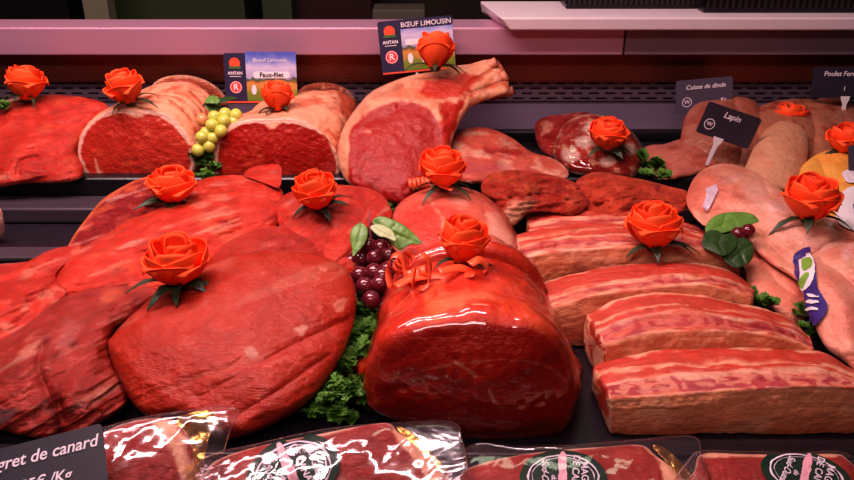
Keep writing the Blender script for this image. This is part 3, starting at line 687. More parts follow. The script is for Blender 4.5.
oss = lump('wrapped_shank_slices', [(554, 156), (556, 140), (565, 124), (582, 115), (602, 115), (620, 121), (634, 134), (644, 150), (643, 164), (633, 177), (612, 179), (590, 177), (566, 171)], .05, 1.34, .04, M_ROUGH, np.array([.45, .055, .05]), floor=FL, Tb=.03, p=3, seed=29,
         mottle=(FAT, .85, .25, .6, 75), rim=(FATP, .90, .98), tone=.85, step=1.3,
         patches=[([(582, 128), (592, 121), (600, 122), (596, 130), (586, 132)], np.array([.9, .68, .62]), 2, 1.5), ([(578, 138), (592, 138), (596, 146), (584, 149), (576, 144)], np.array([.9, .68, .62]), 2, 1.5),
                  ([(564, 150), (576, 149), (581, 157), (572, 162), (563, 159)], np.array([.9, .68, .62]), 2, 1.5), ([(601, 158), (612, 155), (616, 161), (607, 166), (600, 164)], np.array([.9, .68, .62]), 2, 1.5), ([(622, 146), (632, 143), (636, 152), (627, 154)], np.array([.9, .68, .62]), 2, 1.5)],
         bumps=[([(590, 126), (591, 127)], .004, 5), ([(585, 143), (588, 143)], .004, 5), ([(572, 156), (573, 156)], .004, 5)])
tag(oss, 'film wrapped shank slices with white marrow rounds at the centre back', 'meat')

# ================================================================== RIGHT BACK: POULTRY
DARK = np.array([.62, .30, .24])  # back poultry colours and tones lowered to paint in the dim right corner
tag(lump('turkey_thigh', [(644, 158), (642, 150), (650, 145), (664, 144), (680, 139), (700, 136), (716, 140), (725, 152), (718, 166), (702, 173), (686, 177), (664, 180), (652, 172)], .05, 1.33, .03, M_SKIN, np.array([.66, .26, .22]), floor=FL, Tb=.03, spine=[(662, 160), (705, 155)], tone=0.75, seed=31,
         mottle=(np.array([.48, .10, .09]), .7, .0, .7, 40), creases=[([(660, 170), (685, 160), (716, 158)], .006, 3)]), 'skinned turkey thigh below the slate turkey card', 'meat')
tag(lump('turkey_thigh', [(684, 150), (682, 128), (688, 112), (700, 102), (718, 98), (738, 96), (756, 102), (764, 118), (768, 140), (760, 165), (745, 172), (720, 168)], .05, 1.41, .035, M_SKIN, np.array([.62, .27, .21]), floor=FL, Tb=.03, tone=0.62, seed=33, mottle=(np.array([.50, .12, .10]), .6, .1, .7, 36), creases=[([(735, 105), (745, 130), (740, 160)], .01, 4)]),
    'dim pink turkey thigh standing behind the two small black cards', 'meat')
tag(lump('poultry_piece', [(752, 125), (756, 110), (768, 103), (790, 99), (815, 100), (838, 108), (852, 122), (860, 145), (850, 172), (825, 178), (795, 165), (765, 150)], .05, 1.41, .04, M_BIRD, np.array([.62, .30, .22]), floor=FL, Tb=.03, tone=0.62, seed=35, mottle=(np.array([.45, .10, .09]), .8, .0, .6, 60),
         creases=[([(808, 108), (815, 130), (812, 160)], .012, 4)]), 'mottled pink bird carcass behind the pale chicken', 'meat')
tag(lump('poultry_piece', [(812, 108), (818, 99), (832, 97), (848, 100), (858, 112), (862, 135), (850, 140), (835, 128)], .09, 1.44, .02, M_BIRD, DARK, floor=FL, Tb=.02, tone=0.6, seed=36), 'dim round bird leg at the far right of the back shelf', 'meat')
tag(lump('whole_chicken', [(744, 176), (748, 160), (757, 142), (766, 129), (778, 122), (790, 122), (802, 127), (808, 138), (808, 155), (804, 172), (800, 186), (780, 192), (758, 190)], .06, 1.31, .045, M_BIRD, np.array([.72, .42, .31]), floor=.03, Tb=.03, spine=[(785, 140), (772, 172)], tone=0.85, seed=37,
         mottle=(np.array([.66, .30, .24]), .5, .1, .8, 30), patches=[([(789, 140), (790, 141)], BROWN, 1, .5, .6, .7), ([(795, 150), (796, 151)], BROWN, 1, .5, .6, .7), ([(788, 160), (789, 161)], BROWN, 1, .5, .5, .7), ([(796, 139), (797, 139)], BROWN, 1, .5, .5, .7)]),
    'pale chicken body with smooth rounded end, standing below the rose', 'meat')
yc = lump('yellow_chicken', [(795, 205), (798, 190), (797, 176), (806, 162), (822, 152), (842, 148), (866, 150), (880, 175), (880, 225), (865, 240), (835, 238), (812, 226)], .03, 1.22, .04, M_BIRD, YELL, floor=.01, Tb=.04, seed=39, spine=[(835, 185), (860, 205)],
          mottle=(np.array([.80, .35, .14]), .5, .0, .8, 30), creases=[([(820, 160), (826, 180), (820, 200)], .010, 5)])
tag(yc, 'yellow skinned chicken at the right edge with a white label', 'meat')
tag(lump('rabbit_saddle', [(687, 205), (690, 186), (700, 172), (714, 165), (730, 164), (750, 170), (768, 180), (790, 196), (815, 206), (838, 220), (862, 226), (880, 240), (880, 285), (850, 292), (826, 290), (806, 286), (790, 276), (768, 262), (748, 244), (728, 230), (704, 226)], .045, 1.17, .040, M_SKIN, SKIN, floor=.005, Tb=.05, spine=[(712, 195), (770, 220), (850, 258)], seed=41,
         mottle=(PINK, .75, .0, .7, 22), patches=[([(690, 200), (700, 180), (716, 172)], np.array([.62, .20, .16]), 8, 8, 6, .6), ([(755, 195), (800, 235), (830, 245)], np.array([.90, .62, .58]), 8, 8, 10, .5)],
         bumps=[([(712, 186), (730, 192)], .010, 14), ([(775, 205), (800, 225), (825, 228)], .012, 14)], creases=[([(708, 212), (728, 212), (752, 226), (790, 262)], .013, 5), ([(806, 262), (826, 244), (850, 236), (876, 238)], .014, 4), ([(764, 182), (772, 198), (792, 212)], .008, 4)], streak=[((.92, .62, .62), .6, 35, 26, 8, .1, .6), ((.60, .20, .17), .5, 35, 45, 10, .3, .8)], disp=(.006, 22)),  # pinkish-white streak paints a wet sheen into the skin colour
    'long pale pink rabbit behind the rabbit leaves, running to the right edge', 'meat')
tag(lump('rabbit_foreleg', [(744, 244), (756, 242), (772, 252), (790, 265), (802, 276), (808, 300), (806, 318), (796, 322), (780, 316), (764, 304), (750, 290), (744, 268)], .02, .97, .025, M_SKIN, np.array([.80, .36, .29]), floor=.002, Tb=.03, spine=[(758, 262), (795, 302)], seed=43, mottle=(SKIN, .6, .0, .7, 26),
         creases=[([(760, 258), (778, 282), (800, 298)], .007, 3)]), 'small pink rabbit foreleg tucked under the rabbit beside the ribs', 'meat')
tag(lump('whole_rabbit', [(801, 290), (797, 270), (806, 258), (824, 250), (846, 244), (866, 242), (895, 260), (900, 330), (895, 385), (866, 378), (844, 362), (828, 350), (818, 334), (812, 318)], .015, .93, .045, M_SKIN, np.array([.84, .46, .38]), floor=.002, Tb=.05, spine=[(835, 285), (865, 330)], seed=45, mottle=(np.array([.80, .32, .28]), .7, .0, .7, 20),
         bumps=[([(815, 275), (840, 300), (850, 345)], .009, 12)], creases=[([(822, 262), (846, 278), (862, 300), (866, 330)], .014, 5)], streak=[((.92, .64, .64), .6, 70, 26, 8, .1, .6), ((.62, .20, .17), .5, 60, 45, 10, .3, .8)]), 'pale pink rabbit nearest the camera at the right edge', 'meat')  # pale streak again is sheen painted into the colour

# ================================================================== LEFT TRAY: LEAN BEEF
tag(lump('beef_fillet_tail', [(66, 256), (72, 238), (88, 216), (103, 199), (120, 188), (136, 180), (154, 176), (166, 182), (168, 200), (152, 214), (126, 224), (104, 238), (86, 254)], .045, 1.15, .022, M_ROUGH, np.array([.36, .045, .055]), floor=.015, Tb=.03, spine=[(85, 240), (118, 208), (150, 190)], streak=[((.80, .36, .30), .7, 40, 150, 25, .25, .6)], seed=51,
         mottle=(ORNG, .6, .15, .8, 60), rim=(ORNG, .82, .95), wr=[(.0016, 45, 90, 14)]), 'dark narrow fillet strip above the left tray, left of the rose', 'meat')
tag(lump('rump_beef_piece', [(186, 200), (190, 186), (206, 178), (228, 175), (252, 176), (270, 181), (282, 190), (281, 200), (262, 206), (232, 208), (200, 212)], .06, 1.16, .025, M_BEEF, REDL, floor=.015, Tb=.03, spine=[(208, 192), (260, 192)], streak=[((.80, .36, .26), .55, 5, 90, 16, .35, .75), ((.34, .03, .02), .6, 13, 70, 14, .3, .8)], disp=(.009, 16), fine=.0011, tone=0.85, seed=53, wr=[(.0012, 0, 70, 20)]),
    'smooth red beef piece topmost on the left tray, right of the back rose', 'meat')
tag(lump('beef_trimming', [(244, 176), (248, 169), (262, 165), (280, 165), (282, 176), (279, 188), (266, 184), (254, 180)], .08, 1.18, .012, M_BEEF, REDL, floor=.03, Tb=.02, streak=[((.80, .36, .26), .55, 10, 90, 16, .35, .75), ((.34, .03, .02), .6, 18, 70, 14, .3, .8)], tone=0.8, seed=54, wr=[(.002, 0, 80, 30)]), 'small folded beef scrap against the centre roast', 'meat')
tag(lump('rump_beef_piece', [(278, 222), (276, 205), (286, 194), (306, 188), (330, 185), (356, 186), (378, 192), (389, 204), (391, 218), (372, 226), (360, 245), (356, 272), (340, 274), (312, 262), (288, 245)], .05, 1.10, .035, M_BEEF, REDL * .90, floor=.01, Tb=.04, spine=[(300, 215), (355, 215)], streak=[((.80, .36, .26), .55, 60, 90, 16, .35, .75), ((.34, .03, .02), .6, 68, 70, 14, .3, .8)], disp=(.009, 16), fine=.0011, tone=0.82, seed=55,
         creases=[([(318, 262), (330, 235), (322, 215)], .007, 4), ([(356, 205), (345, 225), (330, 235)], .005, 4)], wr=[(.0024, 60, 80, 18)]), 'red beef piece at the tray centre, left of the red grapes', 'meat')
tag(lump('rump_beef_piece', [(50, 280), (56, 266), (72, 250), (100, 236), (132, 220), (158, 208), (188, 200), (225, 196), (262, 196), (278, 205), (280, 222), (264, 234), (240, 246), (222, 262), (205, 284), (175, 296), (140, 294), (108, 292), (84, 300), (64, 300)], .025, 1.09, .046, M_BEEF, REDL * 1.02, floor=.006, Tb=.05, spine=[(85, 275), (150, 248), (245, 216)], streak=[((.80, .36, .26), .55, 32, 90, 16, .35, .75), ((.34, .03, .02), .6, 40, 70, 14, .3, .8)], disp=(.009, 16), fine=.0011, tone=0.86, seed=57,
         mottle=(ORNG, .35, .2, 1, 30), bumps=[([(80, 275), (140, 240), (200, 222)], .008, 18), ([(215, 215), (245, 210), (268, 212)], .008, 10)], creases=[([(190, 268), (205, 245), (240, 230), (275, 226)], .009, 4), ([(200, 222), (230, 224), (250, 215)], .004, 3)],
         patches=[([(200, 220), (215, 232), (228, 240)], ORNG * 1.1, 4, 6, 5, .6)], wr=[(.0022, 30, 80, 16)]), 'broad red beef piece across the middle of the left tray under two roses', 'meat')
tag(lump('rump_beef_piece', [(-30, 330), (-30, 285), (0, 275), (20, 266), (34, 258), (50, 250), (68, 246), (82, 246), (68, 262), (56, 276), (66, 294), (60, 312), (40, 334), (12, 352), (-20, 360)], .02, .96, .030, M_BEEF, REDL * .92, floor=.004, Tb=.05, spine=[(-5, 320), (30, 290), (60, 258)], streak=[((.80, .36, .26), .55, 42, 90, 16, .35, .75), ((.34, .03, .02), .6, 50, 70, 14, .3, .8)], disp=(.009, 16), fine=.0011, tone=0.84, seed=59,
         creases=[([(30, 268), (22, 275), (5, 280)], .008, 3), ([(58, 276), (40, 300), (20, 320)], .005, 5)], wr=[(.003, 40, 80, 16)], mottle=(FATP, .35, .35, .9, 50)), 'glistening red beef piece at the left edge, behind the darker one', 'meat')
tag(lump('rump_beef_piece', [(-20, 282), (-18, 268), (0, 264), (14, 263), (30, 262), (37, 270), (26, 280), (4, 284)], .04, .98, .016, M_BEEF, REDL, floor=.01, Tb=.03, streak=[((.80, .36, .26), .55, 20, 90, 16, .35, .75), ((.34, .03, .02), .6, 28, 70, 14, .3, .8)], tone=0.8, seed=60), 'small red beef fold at the left edge beside the black rail', 'meat')
tag(lump('stewing_beef_scrap', [(-14, 236), (-12, 214), (0, 208), (4, 222), (3, 236)], .01, 1.08, .012, M_SKIN, np.array([.7, .4, .38]), floor=.009, Tb=.02, seed=62), 'sliver of pale meat at the left edge above the beef', 'meat')
tag(lump('rump_beef_piece', [(118, 318), (128, 302), (150, 292), (172, 285), (196, 276), (208, 262), (220, 248), (238, 236), (262, 228), (288, 227), (308, 236), (320, 248), (326, 262), (300, 275), (250, 285), (200, 300), (160, 318), (134, 330)], .03, .99, .040, M_BEEF, REDL * .80, floor=.005, Tb=.04, spine=[(150, 308), (215, 275), (290, 248)], streak=[((.80, .36, .26), .55, 30, 90, 16, .35, .75), ((.34, .03, .02), .6, 38, 70, 14, .3, .8)], disp=(.009, 16), fine=.0011, tone=0.78, seed=61,
         bumps=[([(220, 262), (262, 242), (300, 245)], .008, 12)], creases=[([(190, 290), (210, 276), (232, 268)], .006, 3)], wr=[(.0022, 30, 80, 18)]), 'folded red beef piece behind the big smooth topside', 'meat')
tag(lump('dark_beef_joint', [(-40, 372), (-25, 350), (5, 338), (30, 322), (50, 306), (72, 294), (100, 288), (132, 286), (156, 290), (150, 304), (128, 320), (112, 334), (110, 352), (120, 372), (128, 394), (120, 410), (104, 420), (84, 432), (58, 437), (28, 437), (0, 430), (-35, 430)], .002, .85, .052, M_BEEF, np.array([.50, .065, .050]), floor=.001, Tb=.05, spine=[(-5, 390), (50, 365), (110, 310)], streak=[((.80, .36, .26), .55, 45, 90, 16, .35, .75), ((.34, .03, .02), .6, 53, 70, 14, .3, .8)], disp=(.009, 16), fine=.0011, tone=0.66, seed=63,
         mottle=(REDD, .6, .1, .9, 26), bumps=[([(0, 400), (30, 370), (60, 340)], .008, 22), ([(70, 400), (90, 360), (100, 320)], .010, 15), ([(100, 300), (130, 296)], .007, 10)],
         creases=[([(62, 434), (55, 405), (46, 385), (40, 365), (44, 345)], .016, 5), ([(60, 400), (66, 420)], .012, 4), ([(80, 330), (62, 350), (48, 380)], .005, 5), ([(95, 310), (75, 318), (50, 330)], .004, 4)],
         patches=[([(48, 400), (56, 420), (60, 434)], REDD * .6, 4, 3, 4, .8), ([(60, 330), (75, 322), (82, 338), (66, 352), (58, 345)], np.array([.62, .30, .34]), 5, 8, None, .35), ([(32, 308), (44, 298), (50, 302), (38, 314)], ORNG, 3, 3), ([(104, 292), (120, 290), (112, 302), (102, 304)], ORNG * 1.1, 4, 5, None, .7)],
         wr=[(.0030, 45, 75, 14)], step=1.35), 'large dark red beef joint with a deep seam at the front left', 'meat')
ts = lump('topside_beef_joint', [(109, 348), (115, 334), (135, 313), (165, 290), (205, 268), (240, 256), (280, 252), (318, 256), (343, 268), (354, 288), (354, 318), (345, 346), (328, 378), (303, 405), (272, 424), (236, 438), (212, 436), (180, 418), (156, 419), (138, 408), (124, 386)], .002, .87, .060, M_STEAK, np.array([.60, .075, .045]), floor=.001, Tb=.05, p=2.8, spine=[(170, 350), (230, 340), (310, 315)], streak=[((.80, .30, .20), .30, 28, 60, 10, .35, .8), ((.45, .045, .03), .5, -30, 60, 12, .4, .9)], tone=0.62, seed=65,
         mottle=(np.array([.70, .13, .09]), .5, .0, .9, 16), disp=(.005, 12), fine=.0005, wr=[(.0012, 25, 45, 9), (.0007, -40, 60, 14)], step=1.3,
         bumps=[([(120, 350), (160, 335), (220, 360), (280, 400)], .004, 20), ([(150, 410), (190, 405), (240, 425)], .004, 10)],
         creases=[([(200, 395), (240, 372), (290, 345), (345, 320)], .0035, 4), ([(240, 410), (280, 385), (325, 355)], .003, 4), ([(180, 385), (230, 365), (260, 335)], .002, 4), ([(316, 272), (326, 275), (336, 274)], .005, 2)],
         patches=[([(290, 330), (298, 326), (304, 328), (299, 336), (294, 334)], np.array([.82, .42, .36]), 1.5, 2), ([(243, 348), (252, 347), (256, 356), (247, 356)], np.array([.78, .36, .32]), 1.5, 2), ([(318, 272), (332, 275)], np.array([.80, .10, .04]), 1.5, 1, 1.5), ([(344, 300), (336, 312), (328, 308), (334, 302)], np.array([.82, .36, .3]), 2, 3, None, .8)])  # pale pink patches paint small wet highlights into the colour
tag(ts, 'largest smooth red topside joint at the front of the left tray', 'meat')

# ================================================================== CENTRE ROASTS
fr = lump('pale_wrapped_roast', [(390, 226), (396, 208), (410, 196), (432, 188), (458, 187), (482, 194), (502, 210), (514, 230), (522, 252), (526, 272), (500, 280), (440, 276), (404, 268), (392, 248)], .035, 1.10, .050, M_SKIN, np.array([.74, .24, .20]), floor=.005, Tb=.05, p=2.8, tone=0.92, seed=71,
          mottle=(FATP, .6, .0, .8, 26), patches=[([(486, 215), (500, 222), (516, 252), (505, 262), (490, 240)], np.array([.84, .50, .44]), 6, 6, None, .8), ([(400, 222), (425, 205), (460, 215), (485, 245), (460, 262), (410, 262)], np.array([.66, .09, .08]), 8, 10, None, .75), ([(430, 200), (445, 225), (440, 250)], FATP, 1.5, 3, 1.2, .6)],
          creases=[([(484, 212), (492, 235), (500, 262)], .003, 3)])
tag(fr, 'film wrapped pale pink roast with fat, behind the ribboned roast', 'meat')
def film_copy(src, off, mat, ywin=None):
    me = src.data.copy(); me.materials.clear(); me.materials.append(mat); me.attributes.remove(me.attributes['Col']) if 'Col' in me.attributes else None
    bm = bmesh.new(); bm.from_mesh(me); bm.normal_update()
    for v in bm.verts: v.co += v.normal * off
    for _ in range(14): bmesh.ops.smooth_vert(bm, verts=bm.verts, factor=.5, use_axis_x=True, use_axis_y=True, use_axis_z=True)
    bm.normal_update()
    for v in bm.verts: v.co += v.normal * .0006; v.co.z = max(v.co.z, .0008 - src.location.z * 0)
    bm.to_mesh(me); bm.free()
    o = bpy.data.objects.new('plastic_film', me); COL.objects.link(o); o.parent = src; o['label'] = 'clear glossy film wrapped round the meat'; return o
film_copy(fr, .002, F_ROAST); film_copy(oss, .0015, F_ROAST)
br = loft('beef_roast', [([(392, 335), (386, 305), (396, 276), (420, 256), (455, 247), (492, 247), (522, 260), (542, 285), (550, 312), (548, 338)], .835, .1),
                         ([(408, 300), (404, 270), (425, 248), (460, 238), (490, 238), (515, 252), (530, 275), (530, 300)], .93, .1)],
          M_FACE, np.array([.62, .095, .06]), floor=.001, seed=73, side_mottle=(ORNG, .7, .1, .8, 36), side_patches=[([(400, 285), (420, 262), (450, 252)], np.array([.50, .06, .05]), 6, 6, 8, .6)], step=1.6, nsec=40)
tag(br, 'second film wrapped beef roast just behind the front one, under the rose', 'meat'); film_copy(br, .002, F_ROAST)
rf = loft('beef_roast', [([(364, 408), (365, 385), (372, 360), (384, 341), (404, 330), (432, 323), (470, 320), (505, 321), (536, 325), (557, 337), (571, 356), (579, 380), (580, 402), (574, 426), (560, 441), (515, 447), (465, 446), (425, 438), (385, 424), (367, 415)], .640, .06),
                         ([(370, 380), (372, 350), (380, 322), (398, 300), (430, 284), (470, 276), (508, 280), (536, 296), (556, 322), (567, 352), (572, 380)], .735, .1),
                         ([(384, 350), (382, 312), (392, 284), (415, 268), (455, 260), (495, 262), (525, 276), (545, 300), (556, 330), (556, 350)], .815, .1)],
          M_FACE, np.array([.60, .085, .06]), floor=.001, seed=75, rnd=.018, bulge=.010, face_col=np.array([.46, .030, .022]), step=1.3, nsec=80,
          face_mottle=(np.array([.60, .075, .045]), .7, .0, .9, 22), side_mottle=(ORNG, .55, .15, .9, 32),
          face_patches=[([(372, 385), (410, 372), (440, 362), (470, 358), (510, 356), (548, 366), (572, 388)], FAT * .8, 1.2, 2, .5, .4), ([(455, 358), (466, 364), (476, 372)], FAT * .8, 1.5, 2, .8, .5), ([(400, 400), (430, 392), (450, 398)], FAT * .7, 1.5, 3, .3, .3), ([(520, 362), (532, 375), (540, 392)], FAT * .7, 1.2, 2, .3, .35), ([(500, 404), (540, 402), (575, 405)], FAT * .8, 2, 5, 1.2, .4), ([(488, 384), (493, 396)], FAT, 1, 2, .8, .8), ([(366, 405), (372, 398), (380, 400), (372, 410)], ORNG, 4, 5), ([(400, 350), (470, 335), (540, 345)], np.array([.48, .05, .035]), 6, 8, 8, .6),
                        ([(440, 430), (500, 436), (550, 430)], REDD * .5, 6, 6, 8, .6)],
          side_patches=[([(432, 310), (470, 298), (495, 300), (480, 312), (445, 320)], np.array([.82, .34, .22]), 4, 6, None, .8), ([(500, 290), (530, 300), (550, 320)], np.array([.74, .20, .14]), 6, 8, 8, .6), ([(436, 320), (428, 300), (440, 285)], ORNG, 4, 6, 5, .8), ([(385, 320), (400, 300), (415, 312)], np.array([.78, .16, .10]), 6, 6, None, .6)])
tag(rf, 'largest film wrapped beef roast with ribbon and dark cut face at the front centre', 'meat'); film_copy(rf, .0025, F_ROAST)

# ================================================================== SHORT RIBS
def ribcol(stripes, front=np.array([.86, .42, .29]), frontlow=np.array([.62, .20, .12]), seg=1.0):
    def f(U, V, P, cap, seed):
        n = fbm(np.stack([P[:, 0] * 22, V * 3.0, P[:, 2] * 8], -1), seed, 4); n2 = fbm(np.stack([P[:, 0] * 60, V * 14, P[:, 2] * 20], -1), seed + 7, 3)
        c = np.tile(np.array([.58, .09, .065]), (len(U), 1))
        v = V + n * .10 + n2 * .03
        for (a, b, col, amt) in stripes:
            k = sst(a - .04, a + .02, v) * sst(b + .04, b - .02, v) * amt * np.clip(.75 + n2 * .8, 0, 1); c = c * (1 - k[:, None]) + np.array(col) * k[:, None]
        # bone line: slanted dark segments between pale gristle just behind the front edge
        sg = sst(-.1, .35, np.sin(P[:, 0] * 300 + V * 16 + n * 7) + n2 * 1.6) * sst(1.04, 1.09, v) * sst(1.34, 1.26, v) * seg
        sg = sg * .75; c = c * (1 - sg[:, None]) + np.array([.42, .10, .13]) * sg[:, None]
        gs = (1 - sst(-.1, .35, np.sin(P[:, 0] * 300 + V * 16 + n * 7) + n2 * 1.6)) * sst(1.04, 1.09, v) * sst(1.34, 1.26, v) * seg * .45
        c = c * (1 - gs[:, None]) + FATP * gs[:, None]
        # front face: pale membrane
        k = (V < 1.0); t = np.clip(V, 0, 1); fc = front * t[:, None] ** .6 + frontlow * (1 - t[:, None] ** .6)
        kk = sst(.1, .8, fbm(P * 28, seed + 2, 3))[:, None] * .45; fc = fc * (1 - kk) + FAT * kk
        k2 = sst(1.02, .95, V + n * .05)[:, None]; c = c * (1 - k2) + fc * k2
        # ends show muscle
        e = cap[:, None]; q = fbm(P * 60, seed + 3, 3); ec = np.where((q > .1)[:, None], FAT * .9, np.array([.50, .07, .06])); c = c * (1 - e * .85) + ec * e * .85
        return warm(c)
    return f
MUS = (.58, .125, .105); MUD = (.48, .10, .12)
S1 = [(.98, 1.06, FAT, .9), (1.06, 1.28, MUD, .9), (1.28, 1.40, FATP, .8), (1.40, 1.52, MUS, .9), (1.52, 1.64, FAT, .85), (1.64, 1.93, MUS, .9), (1.93, 2.05, FAT, .9)]
S2 = [(.98, 1.10, FAT, .95), (1.10, 1.24, MUD, .9), (1.24, 1.36, FAT, .85), (1.36, 1.9, MUS, .9), (1.90, 2.04, FATP, .8)]
S3 = [(.98, 1.12, FATP, .95), (1.12, 1.3, MUD, .9), (1.3, 1.5, FAT, .85), (1.5, 1.68, MUS, .9), (1.68, 1.8, FAT, .8), (1.8, 2.0, MUS, .9)]
def rib(name, *a, label, **k): o = slab(name, *a, **k); return tag(o, label, 'meat', None)
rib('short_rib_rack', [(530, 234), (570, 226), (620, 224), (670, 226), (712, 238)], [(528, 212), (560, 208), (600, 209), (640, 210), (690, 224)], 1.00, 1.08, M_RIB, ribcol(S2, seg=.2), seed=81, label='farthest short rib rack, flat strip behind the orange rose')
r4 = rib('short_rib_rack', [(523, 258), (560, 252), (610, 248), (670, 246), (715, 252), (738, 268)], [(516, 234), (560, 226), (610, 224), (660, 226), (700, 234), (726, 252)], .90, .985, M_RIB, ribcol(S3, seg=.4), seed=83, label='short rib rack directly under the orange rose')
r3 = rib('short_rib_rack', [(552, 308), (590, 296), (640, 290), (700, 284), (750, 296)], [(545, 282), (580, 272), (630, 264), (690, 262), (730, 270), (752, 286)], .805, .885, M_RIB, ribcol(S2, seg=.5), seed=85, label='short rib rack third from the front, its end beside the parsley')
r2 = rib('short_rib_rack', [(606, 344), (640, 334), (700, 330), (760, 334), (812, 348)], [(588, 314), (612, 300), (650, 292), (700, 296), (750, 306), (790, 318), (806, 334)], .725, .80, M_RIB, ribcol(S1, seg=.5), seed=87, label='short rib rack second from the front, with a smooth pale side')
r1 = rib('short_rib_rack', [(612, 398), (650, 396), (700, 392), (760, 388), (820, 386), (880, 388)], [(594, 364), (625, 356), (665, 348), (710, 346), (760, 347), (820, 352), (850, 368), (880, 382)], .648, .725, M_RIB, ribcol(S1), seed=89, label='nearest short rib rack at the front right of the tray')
# ================================================================== ROSES
def petal_mesh(name, R0, H, span, flare, tip, curl, mat, seed, rim=.0):
    rnd = random.Random(seed); nu, nv = 13, 12; V = []
    for j in range(nv):
        v = j / (nv - 1)
        for i in range(nu):
            u = i / (nu - 1) * 2 - 1
            wdt = math.sin(min(1, .25 + v * 1.1) * PI / 2) * (1 - .25 * max(0, v - .75) / .25 * abs(u) ** 2)
            a = u * span * wdt
            r = R0 * (.22 + .78 * math.sin(min(v * 1.25, 1) * PI / 2) ** .8) * (1 - .10 * max(0, v - .7) / .3)
            r += flare * max(0, v - .55) ** 2 * 4 * (1 + .35 * abs(u)) * R0
            z = H * (v ** .92) - tip * H * abs(u) ** 2.2 * v ** 2 - curl * H * max(0, v - .78) * (1 + .5 * abs(u)) * 2.2
            w = .0006 * math.sin(5 * u + seed) * v
            V.append((math.sin(a) * (r + w), -math.cos(a) * (r + w), z))
    Fc = [[j * nu + i, j * nu + i + 1, (j + 1) * nu + i + 1, (j + 1) * nu + i] for j in range(nv - 1) for i in range(nu - 1)]
    me = bpy.data.meshes.new(name); me.from_pydata(V, [], Fc); me.polygons.foreach_set('use_smooth', [True] * len(me.polygons)); me.materials.append(mat)
    bm = bmesh.new(); bm.from_mesh(me); r = bmesh.ops.solidify(bm, geom=bm.faces[:], thickness=.0006)
    for f in bm.faces: f.smooth = True
    bm.to_mesh(me); bm.free()
    return me
PET = [petal_mesh('petal', .0232, .036, 1.05, .20, .16, .34, M_PETE, 1), petal_mesh('petal', .0225, .041, 1.02, .07, .14, .12, M_PETAL, 2), petal_mesh('petal', .0185, .044, 1.08, .0, .12, .04, M_PETE, 3),
       petal_mesh('petal', .0135, .0455, 1.25, -.02, .10, .02, M_PETAL2, 4), petal_mesh('petal', .0088, .0455, 1.7, -.02, .08, .01, M_PETE, 5), petal_mesh('petal', .0042, .044, 2.4, 0, .05, 0, M_PETAL2, 6)]
def sepal_mesh(L, W, drop, seed):
    rnd = random.Random(seed); n = 14; V = []; tw = rnd.uniform(-.5, .5)
    for i in range(n):
        t = i / (n - 1); w = W * (math.sin(PI * (t * .93 + .07) ** .8) ** .9) * (1 + .18 * math.sin(t * 17 + seed)) + .0003
        x = math.sin(t * 1.3 + seed) * .003 * t; y = -(.004 + L * t); z = .002 + .006 * math.sin(t * 2.4) - drop * t ** 2
        for k in (-1, -.5, 0, .5, 1):
            V.append((x + k * w * math.cos(tw * t), y, z + k * w * math.sin(tw * t) + abs(k) * w * .35))
    Fc = [[i * 5 + k, i * 5 + k + 1, (i + 1) * 5 + k + 1, (i + 1) * 5 + k] for i in range(n - 1) for k in range(4)]
    me = bpy.data.meshes.new('leaf'); me.from_pydata(V, [], Fc); me.polygons.foreach_set('use_smooth', [True] * len(me.polygons)); me.materials.append(M_SEPAL)
    bm = bmesh.new(); bm.from_mesh(me); bmesh.ops.solidify(bm, geom=bm.faces[:], thickness=.0005); bm.to_mesh(me); bm.free(); return me
SEP = [sepal_mesh(.030, .0036, .010, 1), sepal_mesh(.026, .0042, .006, 2), sepal_mesh(.036, .0028, .012, 3)]
bmc = bmesh.new(); bmesh.ops.create_uvsphere(bmc, u_segments=16, v_segments=8, radius=.0075)
for v in bmc.verts: v.co.z = v.co.z * .8 + .002
CALYX = bpy.data.meshes.new('calyx'); bmc.to_mesh(CALYX); bmc.free(); CALYX.materials.append(M_SEPAL)
def link(name, me, parent, rot=(0, 0, 0), scale=1, loc=(0, 0, 0)):
    o = bpy.data.objects.new(name, me); COL.objects.link(o); o.parent = parent; o.rotation_euler = rot; o.location = loc
    o.scale = (scale,) * 3 if not hasattr(scale, '__len__') else scale; return o
def rose(cx, cy, w, h, label, tilt=(22, 0), spin=0, seps=((20, 0), (-60, 1), (150, 0), (-130, 2)), closed=0, group='orange artificial roses set on the meats', Yfix=None, sag=.60):
    bx, by = cx, cy + h * sag
    P, n = hit(bx, by)
    if Yfix: P = Vector(onY(bx, by, Yfix))
    dist = (P - Vector(CAM)).dot(Vector((0, CT, -ST))); s = w * dist / F / .0455
    r = empty('rose', P + Vector((0, 0, .004 * s)), (R(tilt[0] - 17), R(tilt[1]), R(spin))); r.rotation_mode = 'XYZ'; r.scale = (s, s, s * (h / w) * 1.08); tag(r, label, 'rose', group)
    rd = random.Random(int(cx * 7 + cy))
    j = lambda a: R(a + rd.uniform(-8, 8))
    lay = [(0, 5, 0, 0), (1, 4, 36, 0), (2, 4, 10, 0), (3, 3, 50, 0), (4, 2, 20, 0), (5, 1, 0, 0)]
    for (m, cnt, a0, dz) in lay:
        if closed and m == 0: cnt = 3
        for i in range(cnt):
            sc = rd.uniform(.94, 1.04)
            link('petal', PET[m], r, (R(rd.uniform(-5, 5)), R(rd.uniform(-5, 5)), j(a0 + i * 360 / cnt)), (sc, sc, rd.uniform(.93, 1.04)))
    link('calyx', CALYX, r)
    for (a, k) in seps: link('leaf', SEP[k], r, (R(rd.uniform(-6, 10)), R(rd.uniform(-15, 15)), R(a)), 1.0)
    return r
rose(27, 84, 36, 32, 'orange rose at the far left on the lean beef joint', tilt=(12, 8), seps=((40, 2), (-50, 1), (-5, 1), (-100, 0)))
